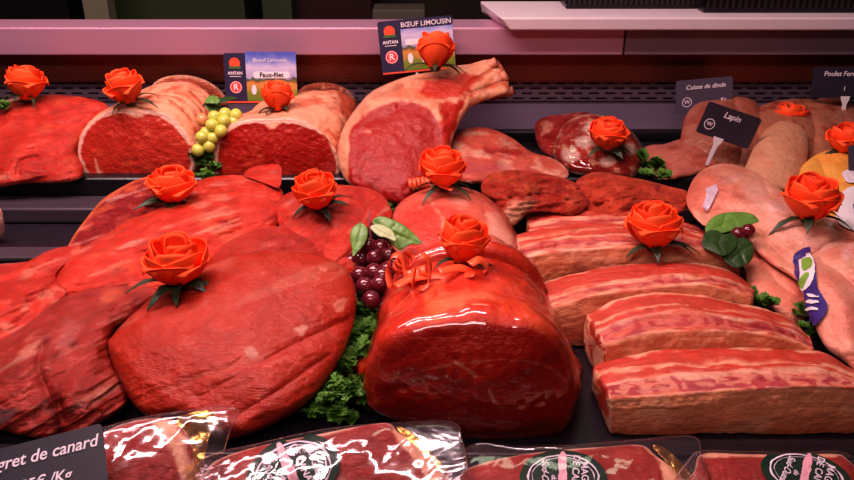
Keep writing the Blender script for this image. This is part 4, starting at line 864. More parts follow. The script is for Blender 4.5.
rose(132, 87, 36, 32, 'orange rose on the left fat capped roast', tilt=(25, -12), seps=((70, 2), (-40, 1), (100, 0)))
rose(278, 97, 29, 29, 'orange rose in front of the faux-filet card', tilt=(5, 0), seps=((85, 2), (-70, 0), (-30, 1), (40, 1)), closed=1, Yfix=1.27)
rose(435, 51, 36, 34, 'orange rose in front of the boeuf limousin card', tilt=(2, 0), seps=((0, 1), (75, 2), (-80, 2), (100, 0)), closed=1, sag=.62, Yfix=1.29)
rose(607, 135, 36, 30, 'orange rose on the film wrapped shank slices', tilt=(20, 0), seps=((-60, 0), (30, 1), (80, 0)))
rose(788, 115, 32, 18, 'darker orange rose lying low behind the pale chicken', tilt=(15, 0), seps=((60, 1),), Yfix=1.36)
rose(844, 140, 36, 28, 'orange rose cut by the right edge above the yellow chicken', tilt=(20, 0), seps=((-50, 2), (-80, 0), (0, 1)), Yfix=1.20)
rose(173, 186, 45, 34, 'orange rose at the back of the left tray beside the dark fillet strip', Yfix=1.06, tilt=(18, 4), seps=((-50, 2), (60, 2), (10, 1), (-80, 0)))
rose(321, 189, 40, 37, 'orange rose below the centre fat capped roast, left of the red grapes', tilt=(28, -10), seps=((25, 1), (80, 0), (-75, 0), (120, 2)))
rose(443, 168, 42, 37, 'orange rose with curled ribbon on the pale wrapped roast', Yfix=1.06, tilt=(20, 0), seps=((-30, 2), (50, 2), (90, 0), (-90, 1)))
rose(461, 239, 48, 46, 'orange rose above the ribboned front roast', tilt=(18, 6), seps=((60, 2), (-60, 1), (0, 0), (95, 2)))
rose(180, 260, 58, 47, 'largest orange rose, on the big smooth topside joint', tilt=(22, 0), seps=((-35, 0), (10, 1), (60, 1), (85, 2), (-70, 2)))
rose(653, 225, 50, 44, 'orange rose on the short ribs', tilt=(16, -4), seps=((-65, 1), (-5, 1), (60, 0), (75, 2)))
rose(806, 198, 50, 42, 'orange rose on the long pale rabbit', tilt=(20, 0), seps=((-70, 2), (70, 2), (-20, 1), (95, 1)))

# ================================================================== GRAPES AND LEAVES
def sphere_mesh(name, r, mat, sz=1.0):
    bm = bmesh.new(); bmesh.ops.create_uvsphere(bm, u_segments=20, v_segments=12, radius=r)
    for v in bm.verts:
        v.co.z *= sz
        if v.co.z > r * sz * .97: v.co.z -= r * .05
    for f in bm.faces: f.smooth = True
    me = bpy.data.meshes.new(name); bm.to_mesh(me); bm.free(); me.materials.append(mat); return me
def leaf_mesh(name, L, W, mat, lobes=0, fold=.25, bend=.3, seed=0):
    n, k = 22, 9; V = []
    for i in range(n):
        t = i / (n - 1)
        w = W * (math.sin(PI * min(1, t * .94 + .06)) ** .7) * (1 + (.16 * abs(math.sin(t * PI * 4.5)) if lobes else .04 * math.sin(t * 60)))
        for j in range(k):
            u = j / (k - 1) * 2 - 1
            V.append((u * w, L * t, abs(u) * w * fold - bend * L * t * t + .0012 * math.sin(9 * t + 6 * abs(u) + seed)))
    Fc = [[i * k + j, i * k + j + 1, (i + 1) * k + j + 1, (i + 1) * k + j] for i in range(n - 1) for j in range(k - 1)]
    me = bpy.data.meshes.new(name); me.from_pydata(V, [], Fc); me.materials.append(mat)
    bm = bmesh.new(); bm.from_mesh(me); bmesh.ops.solidify(bm, geom=bm.faces[:], thickness=.0005)
    for f in bm.faces: f.smooth = True
    bm.to_mesh(me); bm.free(); return me
def at_px(px, py, Y): return Vector(onY(px, py, Y))
# green grapes
gp = at_px(216, 150, 1.235); gr = empty('grape_bunch', gp); tag(gr, 'bunch of green grapes between the two fat capped roasts', 'grapes')
GG = sphere_mesh('grape', .0098, M_GRN, 1.06); GGR = sphere_mesh('grape', .0098, M_GRNR, 1.06)
for k, (x, y, Y, red) in enumerate([(202, 120, 1.25, 1), (214, 117, 1.245, 0), (225, 114, 1.25, 0), (236, 115, 1.25, 0), (212, 125, 1.23, 0), (224, 121, 1.235, 0), (234, 122, 1.245, 0), (206, 133, 1.23, 0), (216, 130, 1.235, 0), (202, 137, 1.22, 0), (213, 138, 1.225, 0), (221, 131, 1.225, 0), (198, 150, 1.215, 0), (209, 146, 1.22, 0), (203, 143, 1.235, 0), (219, 139, 1.24, 0), (228, 128, 1.25, 0)]):
    link('grape', GGR if red else GG, gr, (.3 * k, .2 * k, k), 1.0, at_px(x, y, Y) - gp)
VL = leaf_mesh('vine_leaf', .042, .014, M_VINE, 1); VD = leaf_mesh('vine_leaf', .04, .016, M_VINED, 1); VP = leaf_mesh('vine_leaf', .036, .012, M_VINEP, 1)
tube('stem', [at_px(224, 120, 1.26), at_px(220, 110, 1.27), at_px(214, 101, 1.28)], .0014, M_STALK, gr, 6)
link('vine_leaf', VD, gr, (R(20), R(20), R(70)), 1.0, at_px(226, 110, 1.26) - gp); link('vine_leaf', VL, gr, (R(50), R(-10), R(10)), .8, at_px(214, 112, 1.26) - gp); link('vine_leaf', VD, gr, (R(30), R(0), R(-75)), .9, at_px(214, 106, 1.27) - gp)
# red grapes
rp = at_px(375, 300, .84); rg = empty('grape_bunch', rp); tag(rg, 'bunch of dark red grapes with vine leaves left of the ribboned roast', 'grapes')
RG = sphere_mesh('grape', .0108, M_RG, 1.05)
for k, (x, y, Y) in enumerate([(361, 260, .91), (375, 258, .90), (389, 256, .91), (381, 248, .92), (368, 246, .92), (395, 262, .90), (360, 275, .87), (374, 272, .87), (388, 270, .88), (365, 286, .85), (380, 284, .85), (371, 300, .83), (362, 290, .86), (383, 276, .86), (376, 292, .86), (352, 262, .91)]):
    link('grape', RG, rg, (.3 * k, .2 * k, k), 1.0, at_px(x, y, Y) - rp)
tube('stem', [at_px(374, 250, .90), at_px(370, 232, .91), at_px(369, 210, .915)], [.0016, .0013, .001], simple('grape_stem', (.25, .06, .10), rough=.5), rg, 6)
# leaf sprig by the ribs
lp, _ = hit(732, 238); lg = empty('vine_leaf_sprig', lp); tag(lg, 'sprig of two vine leaves with a dark berry between short ribs and rabbit', 'leaves')
def leaf_px(parent, out, Y0, Y1, mat, veins, name='leaf', T=.004):
    """thin cupped leaf, its edge following an outline"""
    zb = float(onY(427, max(p[1] for p in out), Y0)[2]); o = lump(name, out, zb, Y1, T, mat, FAT, floor=-1, Tb=-T * .6, p=3, disp=(.0015, 60), fine=.0002, creases=[(v, .0022, 1.2) for v in veins], parent=parent, hitme=False, step=1.4, seed=int(out[0][0])); return o
leaf_px(lg, [(709, 236), (705, 228), (712, 218), (724, 213), (740, 212), (752, 214), (759, 221), (750, 225), (738, 229), (724, 233)], .925, .965, M_VINE, [[(709, 232), (730, 222), (757, 220)], [(722, 226), (726, 216)], [(734, 221), (738, 229)]])
leaf_px(lg, [(702, 240), (706, 232), (716, 230), (724, 234), (732, 233), (738, 240), (734, 250), (724, 256), (712, 252), (703, 247)], .885, .925, M_VINED, [[(704, 240), (720, 243), (736, 243)], [(718, 243), (722, 234)], [(718, 243), (724, 253)]])
leaf_px(lg, [(722, 256), (726, 244), (738, 238), (750, 240), (754, 250), (750, 262), (738, 268), (728, 264)], .875, .915, M_VINED, [[(752, 244), (740, 252), (728, 262)], [(740, 252), (744, 262)], [(742, 250), (734, 244)]])
link('berry', sphere_mesh('berry', .009, M_RG), lg, (0, 0, 0), 1.0, at_px(748, 231, .93) - lp); link('berry', sphere_mesh('berry', .009, M_RG), lg, (0, 0, 0), 1.0, at_px(738, 234, .93) - lp)

leaf_px(rg, [(372, 222), (380, 216), (394, 220), (408, 228), (422, 243), (410, 245), (400, 250), (392, 244), (382, 232)], .90, .93, M_VINE, [[(374, 222), (396, 234), (418, 243)], [(390, 230), (396, 224)], [(396, 235), (396, 245)]], 'vine_leaf')
leaf_px(rg, [(370, 227), (380, 224), (392, 230), (396, 241), (386, 238), (378, 236)], .885, .905, M_VINEP, [[(372, 227), (394, 239)]], 'vine_leaf')
leaf_px(rg, [(352, 250), (350, 236), (354, 226), (362, 223), (368, 230), (366, 242), (358, 252), (353, 257)], .89, .925, M_VINE, [[(362, 225), (358, 240), (353, 254)]], 'vine_leaf')
# ================================================================== PARSLEY
def frond_mesh(seed, big=1.0):
    """one curly sprig: forked stalks carrying feathery lobed leaflets"""
    rd = random.Random(seed); V, Fc, mi = [], [], []
    def blade(p, d, nrm, L, W):
        s = d.cross(nrm).normalized(); b = len(V)
        V.extend([p - s * W * .25, p + d * L * .35 - s * W, p + d * L * .75 - s * W * .7 + nrm * L * .12, p + d * L, p + d * L * .75 + s * W * .7 + nrm * L * .12, p + d * L * .35 + s * W, p + s * W * .25, p + d * L * .5 + nrm * L * .05])
        for f in ((0, 1, 7), (1, 2, 7), (2, 3, 7), (3, 4, 7), (4, 5, 7), (5, 6, 7), (6, 0, 7)): Fc.append([b + i for i in f]); mi.append(0)
    def leaflet(p, d, nrm, L):
        for a in (-75, -45, -20, 0, 20, 45, 75):
            q = Quaternion(nrm, R(a + rd.uniform(-6, 6))); dd = (q @ d + nrm * rd.uniform(-.15, .3)).normalized(); ll = L * (1 - abs(a) / 150) * rd.uniform(.85, 1.1)
            blade(p, dd, nrm, ll, ll * .17)
            for t, sg in ((.45, 1), (.45, -1), (.7, 1), (.7, -1)):
                d2 = (Quaternion(nrm, R(38 * sg)) @ dd).normalized(); blade(p + dd * ll * t, d2, nrm, ll * .38, ll * .10)
    for s in range(6):
        a = rd.uniform(0, 2 * PI); el = rd.uniform(.25, 1.1); d = Vector((math.cos(a) * math.cos(el), math.sin(a) * math.cos(el), math.sin(el))); L = .024 * big * rd.uniform(.7, 1.1)
        path = [d * L * t + Vector((0, 0, -.006 * t * t)) for t in (0, .33, .66, 1)]
        tv, tf = tube_arrays([tuple(x) for x in path], .0006, 5); b = len(V); V.extend([Vector(x) for x in tv]); Fc.extend([[b + i for i in f] for f in tf]); mi.extend([1] * len(tf))
        for t in (.55, .8, 1):
            for sg in (-1, 0, 1):
                if sg == 0 and t < 1: continue
                n = (Vector((0, -.35, 1)) + Vector((rd.uniform(-.5, .5), rd.uniform(-.5, .5), 0))).normalized(); dd = (d + d.cross(n) * sg * 1.1); dd = (dd - n * dd.dot(n)).normalized()
                leaflet(path[-1] * t, dd, n, .0115 * big * rd.uniform(.8, 1.15))
    me = bpy.data.meshes.new('sprig'); me.from_pydata([tuple(v) for v in V], [], Fc); me.materials.append(M_PARS); me.materials.append(M_STALK); me.polygons.foreach_set('material_index', mi); return me
FR = [frond_mesh(s) for s in range(4)]
def parsley(spots, label, scale=1.0):
    base = Vector(at_px(*spots[0])); root = empty('parsley_bunch', base); tag(root, label, 'parsley', None)
    for i, (x, y, Y) in enumerate(spots): link('sprig', FR[i % 4], root, (R(8 * (i % 3)), 0, i * 1.3), scale * (1 if i % 2 else .85), at_px(x, y, Y) - base)
parsley([(343, 390, .70), (326, 396, .69), (352, 372, .72), (330, 410, .675), (346, 408, .68), (318, 404, .69), (336, 372, .73), (356, 388, .70), (360, 350, .76), (350, 355, .75), (340, 360, .745), (360, 404, .69), (335, 390, .69), (349, 392, .68)], 'thick parsley bunch between the topside joint and the ribboned roast', 1.0)
parsley([(362, 326, .80), (356, 316, .83), (366, 316, .82), (368, 334, .79), (357, 336, .79)], 'small parsley tuft under the red grapes', .9)
parsley([(203, 178, 1.21), (206, 166, 1.215), (201, 158, 1.225), (207, 158, 1.23), (209, 172, 1.215)], 'parsley below the green grapes', .8)
parsley([(766, 301, .83), (758, 300, .84), (772, 306, .82)], 'parsley tuft at the right end of the short ribs', .6)
parsley([(812, 328, .80), (806, 316, .82), (816, 336, .79)], 'parsley beneath the purple printed film at the right', .6)
parsley([(848, 448, .66), (856, 438, .67), (842, 440, .665), (858, 452, .655)], 'parsley in the front right corner beside the nearest ribs', .9)
parsley([(655, 175, 1.19), (648, 165, 1.22), (660, 168, 1.215)], 'dim parsley between the wrapped shank slices and turkey thigh', 1.0)
parsley([(385, 205, 1.12), (389, 212, 1.11)], 'tiny parsley tip left of the pale wrapped roast', .5)
parsley([(2, 104, 1.30), (-4, 108, 1.29)], 'dim greens at the extreme left behind the lean joint', .6)

# ================================================================== RIBBON
def ribbon(name, pts, w, parent, mat=M_RIBBON, up=None):
    """flat ribbon strip along 3-D points"""
    P = np.array(pts, float); n = len(P); t = np.gradient(P, axis=0); t /= np.linalg.norm(t, axis=1)[:, None] + 1e-9
    V = []
    for i in range(n):
        s = np.array(up[i] if up is not None else (1, 0, 0), float); s = s - t[i] * (s @ t[i]); s /= np.linalg.norm(s) + 1e-9; V += [P[i] - s * w / 2, P[i], P[i] + s * w / 2]
    Fc = [[i * 3 + k, i * 3 + k + 1, (i + 1) * 3 + k + 1, (i + 1) * 3 + k] for i in range(n - 1) for k in (0, 1)]
    o = mesh_obj(name, V, Fc, mat, None, parent); bm = bmesh.new(); bm.from_mesh(o.data); bmesh.ops.solidify(bm, geom=bm.faces[:], thickness=.0004)
    for f in bm.faces: f.smooth = True
    bm.to_mesh(o.data); bm.free(); return o
def curl(c, axis, r, turns, pitch, ph=0):
    axis = Vector(axis).normalized(); a = axis.orthogonal().normalized(); b = axis.cross(a); P, U = [], []
    N = int(turns * 22)
    for i in range(N):
        th = ph + 2 * PI * turns * i / N; P.append(tuple(Vector(c) + (a * math.cos(th) + b * math.sin(th)) * r * (1 + .1 * math.sin(i * .2)) + axis * pitch * i / N)); U.append(tuple(axis))
    return P, U
p0, _ = hit(412, 282, .008); rbn = empty('ribbon_bow', p0); tag(rbn, 'curled glossy orange ribbon on top of the front wrapped roast', 'ribbon')
def arc3(pts_px, Y, n=30, lift=None):
    q = smooth_poly([(a, b) for a, b in pts_px], n, False); return [tuple(at_px(x, y, Y + .02 * math.sin(i / n * PI))) for i, (x, y) in enumerate(q)]
for (pp, Y) in (([(391, 288), (388, 270), (392, 257), (400, 256), (405, 268), (408, 286)], .815), ([(412, 286), (418, 262), (424, 256), (430, 266), (428, 282), (420, 290)], .81), ([(440, 272), (460, 268), (478, 274), (488, 268), (480, 260), (470, 264)], .80), ([(396, 286), (410, 279), (432, 276), (452, 277), (475, 274)], .80)):
    pts = arc3(pp, min(hit(a_, b_)[0].y for a_, b_ in pp) - .012); ribbon('ribbon_loop', pts, .0095, rbn, up=[(.3, 1, .2)] * len(pts))
for (c, ax, r, tn, pt, ph) in (((405, 276), (.3, -.5, .9), .0085, 2.2, .020, 0), ((414, 284), (1, -.2, .3), .0075, 2.5, .018, 1)):
    P, U = curl(hit(c[0], c[1], .010)[0], ax, r, tn, pt, ph); ribbon('ribbon_curl', P, .0080, rbn, up=U)
p0, _ = hit(418, 184, .006); rb2 = empty('ribbon_bow', p0); tag(rb2, 'small curled orange ribbon beside the rose on the pale wrapped roast', 'ribbon')
q = hit(408, 186, .008)[0]; P, U = curl(q, (1, -.1, .15), .0085, 4.5, .028); ribbon('ribbon_curl', P, .0050, rb2, up=U)
q = hit(432, 196, .004)[0]; pts = arc3([(428, 184), (432, 178), (440, 186), (452, 190)], (q.y - .02)); ribbon('ribbon_loop', pts, .005, rb2, up=[(.3, 1, .2)] * len(pts))

# ================================================================== CARDS
def card_frame(c0, c1, c2, Y, lean=.15):
    """corner pixels top-left, top-right, bottom-left on a leaning plane -> empty rotation, width, height"""
    A, B, C = (Vector(onY(c[0], c[1], Y, -lean if False else lean)) for c in (c0, c1, c2))
    x = (B - A); w = x.length; x.normalize(); y = (A - C); y = y - x * y.dot(x); h = y.length; y.normalize(); z = x.cross(y)
    M = Matrix((x, y, z)).transposed(); return A - y * h, M.to_euler(), w, h
def plate(name, w, h, mat, parent, x=0, y=0, z=0, t=.0008, r=.004):
    bm = bmesh.new(); pts = []
    r = min(r, w / 2 * .99, h / 2 * .99)
    for (cx, cy, a0) in ((w - r, h - r, 0), (r, h - r, 90), (r, r, 180), (w - r, r, 270)):
        for k in range(5): a = R(a0 + k * 22.5); pts.append((cx + r * math.cos(a), cy + r * math.sin(a)))
    lo = [bm.verts.new((x + a, y + b, z - t / 2)) for a, b in pts]; hi = [bm.verts.new((x + a, y + b, z + t / 2)) for a, b in pts]
    bm.faces.new(hi); bm.faces.new(lo[::-1]); n = len(pts)
    for i in range(n): bm.faces.new((lo[i], lo[(i + 1) % n], hi[(i + 1) % n], hi[i]))
    return bm_obj(name, bm, mat, parent)
def disc(name, rx, ry, mat, parent, x, y, z, t=.0003, a0=0, a1=360):
    bm = bmesh.new(); full = a1 - a0 >= 360; n = 28; an = [R(a0 + (a1 - a0) * i / n) for i in range(n if full else n + 1)]
    vs = [bm.verts.new((x + rx * math.cos(a), y + ry * math.sin(a), z + t)) for a in an]; bm.faces.new(vs); return bm_obj(name, bm, mat, parent)
def ring(name, r0, r1, mat, parent, x, y, z, sy=1.0, seg=40):
    bm = bmesh.new(); A = [bm.verts.new((x + r0 * math.cos(2 * PI * i / seg), y + r0 * sy * math.sin(2 * PI * i / seg), z)) for i in range(seg)]; B = [bm.verts.new((x + r1 * math.cos(2 * PI * i / seg), y + r1 * sy * math.sin(2 * PI * i / seg), z)) for i in range(seg)]
    for i in range(seg): bm.faces.new((A[i], B[i], B[(i + 1) % seg], A[(i + 1) % seg]))
    return bm_obj(name, bm, mat, parent)
def pasture_mat(name, h):
    """printed meadow: sky, cloud, autumn trees, grass"""
    m, nt, b = new_mat(name); L = nt.links.new; N = nt.nodes.new; tc = N('ShaderNodeTexCoord'); sx = N('ShaderNodeSeparateXYZ'); L(tc.outputs['Object'], sx.inputs[0])
    n = N('ShaderNodeTexNoise'); n.inputs['Scale'].default_value = 70; n.inputs['Detail'].default_value = 3; L(tc.outputs['Object'], n.inputs['Vector'])
    a = N('ShaderNodeMath'); a.operation = 'DIVIDE'; L(sx.outputs['Y'], a.inputs[0]); a.inputs[1].default_value = h
    w_ = N('ShaderNodeMath'); w_.operation = 'MULTIPLY_ADD'; w_.inputs[1].default_value = .22; L(n.outputs['Fac'], w_.inputs[0]); L(a.outputs[0], w_.inputs[2])
    s = N('ShaderNodeMath'); s.operation = 'SUBTRACT'; L(w_.outputs[0], s.inputs[0]); s.inputs[1].default_value = .11
    cr_ = N('ShaderNodeValToRGB'); e = cr_.color_ramp.elements; e[0].position = 0; e[0].color = (.12, .20, .03, 1); e[1].position = 1; e[1].color = (.10, .14, .50, 1)
    for p_, c_ in ((.22, (.22, .26, .04, 1)), (.30, (.50, .28, .07, 1)), (.40, (.62, .28, .08, 1)), (.47, (.05, .09, .04, 1)), (.53, (.45, .42, .62, 1)), (.72, (.60, .55, .72, 1)), (.85, (.22, .27, .62, 1))):
        q_ = e.new(p_); q_.color = c_
    L(s.outputs[0], cr_.inputs[0]); L(cr_.outputs[0], b.inputs['Base Color']); b.inputs['Roughness'].default_value = .35; return m
def beef_card(c0, c1, c2, Y, label, title, sub, stripe):
    loc, rot, w, h = card_frame(c0, c1, c2, Y); root = empty('price_card', loc, rot); tag(root, label, 'sign')
    plate('card_board', w, h, M_NAVY, root)
    pic = empty('printed_picture', (w * .30, 0, 0)); pic.parent = root
    plate('picture', w * .695, h * (.985 if not stripe else .82), pasture_mat('meadow_print', h), pic, 0, h * .04, .0006, .0004, .002)
    pic2 = pic
    disc('tomato_mark', w * .075, h * .11, M_ORED, root, w * .15, h * .80, .0006); plate('tomato_band', w * .17, h * .05, M_PGREEN, root, w * .065, h * .69, .0008, .0003, .001)
    text_mesh('ANTAN', h * .085, M_WHITE, root, (w * .15, h * .60, .0008), bold=.0002); plate('logo_line', w * .16, h * .012, M_WHITE, root, w * .07, h * .53, .0006, .0003, .0001)
    disc('round_mark', w * .085, h * .125, M_REDP, root, w * .15, h * .32, .0006); ring('round_mark_ring', w * .07, w * .078, M_WHITE, root, w * .15, h * .32, .0012, (h * .125) / (w * .085)); text_mesh('R', h * .17, M_WHITE, root, (w * .15, h * .32, .0013), bold=.0004)
    plate('red_edge', w * .98, h * .03, M_ORED, root, w * .01, h * .005, .0008, .0003, .001)
    if stripe:
        plate('title_band', w * .69, h * .15, M_NAVY, root, w * .30, h * .83, .001, .0003, .001); text_mesh(title, h * .13, M_WHITE, root, (w * .645, h * .90, .0016), bold=.0001)
        plate('name_band', w * .28, h * .11, M_WHITE, root, w * .35, h * .52, .0012, .0003, .002)
    else:
        text_mesh(title, h * .11, M_WHITE, root, (w * .64, h * .86, .0012)); plate('name_band', w * .50, h * .13, M_WHITE, root, w * .40, h * .50, .0012, .0003, .004)
        text_mesh(sub, h * .13, simple('black_ink', (.02, .015, .02)), root, (w * .65, h * .565, .0016), bold=.0002)
    for k, x in enumerate((.40, .58, .74)):   # printed cattle
        if stripe and k == 2: continue
        disc('printed_cow', w * .035, h * .10, M_WHITE if k < 2 else M_GOLD, root, w * x, h * .27, .0011)
    plate('card_prong', .004, .030, M_WHITE, root, w * .45, -.028, -.001, .001, .001)
    return root
beef_card((223, 53), (296, 53), (225, 103), 1.335, 'faux-filet price card with meadow picture behind the centre roast', 'Boeuf Limousin', 'Faux-filet', False)
beef_card((377, 22), (452, 15), (383, 75), 1.345, 'boeuf limousin card with meadow picture above the rib of beef', 'B\u0152UF LIMOUSIN', '', True)
def chalk_card(c0, c1, c2, Y, mat, label, lines, logo=None, holder=None, lean=.15):
    loc, rot, w, h = card_frame(c0, c1, c2, Y, lean); root = empty('chalk_card', loc, rot); tag(root, label, 'sign'); plate('card_board', w, h, mat, root, t=.0012)
    for (t, s, x, y, al, sh) in lines: text_mesh(t, h * s, M_CHALK, root, (w * x, h * y, .0012), align=al, shear=sh, bold=h * .003)
    if logo: ring('round_logo', h * logo[2] * .85, h * logo[2], M_CHALK, root, w * logo[0], h * logo[1], .0012); text_mesh('W', h * logo[2] * 1.1, M_CHALK, root, (w * logo[0], h * logo[1], .0013), bold=h * .002)
    if holder:
        hw, hh = holder[1] * h, holder[2] * h; bm = bmesh.new()
        x, y = w * holder[0], 0
        pts = [(x - hw, .003), (x + hw, .003), (x + hw * .8, -.004), (x + hw * .42, -.010), (x + hw * .25, -hh), (x - hw * .25, -hh), (x - hw * .42, -.010), (x - hw * .8, -.004)]
        a = [bm.verts.new((p[0], p[1], .0016)) for p in pts]; b = [bm.verts.new((p[0], p[1], .0036)) for p in pts]; bm.faces.new(b); bm.faces.new(a[::-1])
        for i in range(8): bm.faces.new((a[i], a[(i + 1) % 8], b[(i + 1) % 8], b[i]))
        bm_obj('white_holder', bm, M_WHITE, root)
    return root
chalk_card((676, 81), (733, 76), (682, 113), 1.37, M_CARDG, 'slate grey card reading cuisse de dinde at the back', [('Cuisse de dinde', .19, .52, .76, 'CENTER', .2), ('Kg', .15, .78, .32, 'LEFT', .2)], logo=(.19, .32, .15), holder=(.44, .08, .3))
chalk_card((709, 101), (762, 119), (702, 134), 1.22, M_CARD, 'black card reading lapin on a white holder', [('Lapin', .26, .50, .76, 'CENTER', .2)], logo=(.17, .36, .17), holder=(.42, .16, .85), lean=.1)
chalk_card((814, 67), (874, 67), (817, 98), 1.36, M_CARD, 'black card reading poulet fermier at the right edge', [('Poulet Fermier', .22, .52, .78, 'CENTER', .15), ('1', .2, .53, .30, 'LEFT', 0)], holder=(.58, .15, 1.3))
chalk_card((848, 146), (885, 140), (848, 172), 1.12, M_CARDG, 'slate card corner at the right edge in front of the yellow chicken', [('Kg', .2, .7, .5, 'LEFT', 0)])
chalk_card((-75, 468), (102, 423), (-140, 560), .475, M_CARD, 'black card reading magret de canard, tilted at the bottom left corner', [('Magret de canard', .235, .965, .77, 'RIGHT', .25), ('12,95\u20ac /Kg', .215, .80, .40, 'RIGHT', .25)], lean=1.1)

# ================================================================== LABELS AND PRINTED FILM ON THE POULTRY
yl = at_px(845, 205, 1.0); 
def sticker(name, parent, poly, mat, off=.003, Y=None, curve=True):
    """a flexible sticker laid on whatever lies beneath"""
    b = smooth_poly(poly, 60) if curve else np.concatenate([np.linspace(poly[i], poly[(i + 1) % len(poly)], 12, endpoint=False) for i in range(len(poly))]); c = b.mean(0); V = []; K = 8
    for s in np.linspace(0, 1, K):
        for p in (c + (b - c) * s): V.append(tuple(hit(p[0], p[1], off)[0]))
    n = len(b); Fc = [[k * n + i, (k + 1) * n + i, (k + 1) * n + (i + 1) % n, k * n + (i + 1) % n] for k in range(K - 1) for i in range(n)]
    return mesh_obj(name, V, Fc, mat, None, parent, hit=False)
sticker('white_label', yc, [(836, 205), (842, 193), (852, 188), (862, 190), (870, 210), (862, 232), (846, 230), (836, 222)], M_WHITE)
sticker('label_print', yc, [(852, 206), (866, 204), (866, 218), (853, 218)], M_PURPLE, .004, curve=False)
sticker('plastic_tag', yc, [(842, 174), (856, 170), (862, 180), (848, 184)], simple('clear_tag', (.80, .70, .74), rough=.2), .003)
rs = [o for o in bpy.data.objects if o.name == 'rabbit_saddle'][0]; wrb = [o for o in bpy.data.objects if o.name == 'whole_rabbit'][0]
pf = sticker('printed_film', wrb, [(794, 258), (800, 252), (808, 249), (809, 256), (814, 262), (816, 275), (820, 290), (828, 306), (826, 316), (818, 326), (810, 322), (808, 300), (802, 284), (796, 270)], M_PURPLE, .004); pf['label'] = 'wavy strip of purple printed film'
sticker('print_white', wrb, [(801, 260), (807, 255), (813, 262), (815, 278), (812, 288), (805, 292), (803, 276)], M_WHITE, .005)
sticker('print_green', wrb, [(804, 264), (811, 262), (812, 270), (806, 274)], M_LIME, .0058); sticker('print_green', wrb, [(803, 283), (808, 276), (811, 278), (806, 290)], M_LIME, .0058)
for i, y in enumerate((296, 302, 309)): sticker('print_line', wrb, [(811, y), (820, y + 2), (820, y + 4), (811, y + 2)], M_WHITE, .0055)
sticker('plastic_tag', rs, [(706, 190), (716, 186), (718, 192), (711, 206), (706, 214), (702, 208), (706, 199)], simple('clear_tag', (.62, .46, .55), rough=.2), .003, curve=False)

# ================================================================== VACUUM PACKED DUCK BREASTS
def pack(meat_out, film_out, label_c, lw, lh, ang, zb, Yt, seed, label, fat_end, gold=None, T=.016, text=True):
    m = lump('duck_breast', meat_out, zb, Yt, T, M_DUCK, np.array([.34, .055, .050]), floor=.012, Tb=.012, p=2.6, seed=seed, disp=(.002, 30), mottle=(REDD * 1.3, .5, .0, .8, 40),
             patches=fat_end, rim=(FATP, .93, .99), wr=[(.0006, 10, 60, 12)])
    tag(m, label, 'packed meat')
    if gold is not None:
        g = lump('gold_board', gold, zb - .006, Yt - .002, .001, M_GOLD, FAT, floor=.008, Tb=.001, p=8, seed=seed + 1, disp=(.002, 60), step=3, parent=m, hitme=False)
    f = lump('vacuum_film', film_out, zb + .004, Yt + .004, T + .004, F_PACK, FAT, floor=.009, Tb=.006, p=5.0, seed=seed + 2, disp=(.003, 14), fine=.0, step=2.0, parent=m, hitme=False, wr=[(.0009, 60, 34, 10)])
    f['label'] = 'clear crinkled vacuum pouch'
    if label_c:
        cx, cy = label_c
        def el(s, ox=0, oy=0, n=28, lw=lw, lh=lh):
            out = []
            for i in range(n):
                a = 2 * PI * i / n; x, y = lw * s * math.cos(a) + ox, lh * s * math.sin(a) + oy; out.append((cx + x * math.cos(R(ang)) - y * math.sin(R(ang)), cy + x * math.sin(R(ang)) + y * math.cos(R(ang))))
            return out
        def lift(poly, mat, off, nm):
            return sticker(nm, m, poly, mat, off)
        lift(el(1.0), M_LAB, .0030, 'oval_label')
        # rim lines, band and lettering drawn as thin raised shapes
        def loop(s, wd, nm):
            e = el(s, n=48); V = []; 
            for k in (1, 1 + wd):
                e2 = el(s * k, n=48)
                for p in e2: V.append(tuple(hit(p[0], p[1], .0038)[0]))
            n = 48; Fc = [[i, (i + 1) % n, n + (i + 1) % n, n + i] for i in range(n)]; return mesh_obj(nm, V, Fc, M_CHALK, None, m)
        loop(.78, .05, 'label_ring'); loop(.70, .025, 'label_ring')
        def loc(x, y): return (cx + x * math.cos(R(ang)) - y * math.sin(R(ang)), cy + x * math.sin(R(ang)) + y * math.cos(R(ang)))
        lift([loc(-lw * .10, -lh * .74), loc(lw * .06, -lh * .74), loc(lw * .06, lh * .74), loc(-lw * .10, lh * .74)], M_LABP, .0040, 'label_band')
        # lettering runs along the label's short way
        def word(t, x, size, shear=0):
            A = Vector(hit(*loc(x, lh * .05), .0044)[0]); B = Vector(hit(*loc(x, -lh * .30), .0044)[0]); C_ = Vector(hit(*loc(x + 6, lh * .05), .0044)[0])
            yv = -(C_ - A).normalized(); xv = (A - B).normalized(); zv = xv.cross(-yv)
            ex = (A - B).normalized(); ey = (C_ - A); ey = -(ey - ex * ey.dot(ex)).normalized(); ez = ex.cross(ey)
            if ez.dot(Vector((0, -.4, 1))) < 0: ey = -ey; ez = ex.cross(ey)
            Mx = Matrix((ex, ey, ez)).transposed(); o = text_mesh(t, size, M_CHALK, m, A - Vector(m.location) + ez * .0006, Mx.to_euler(), shear=shear, bold=.00008); return o
        word('MAGRET', lw * .48, .0085); word('DE CANARD', lw * .24, .0085); word('Sud-Ouest', -lw * .42, .0085, .3); word('du', -lw * .22, .006, .3)
    return m
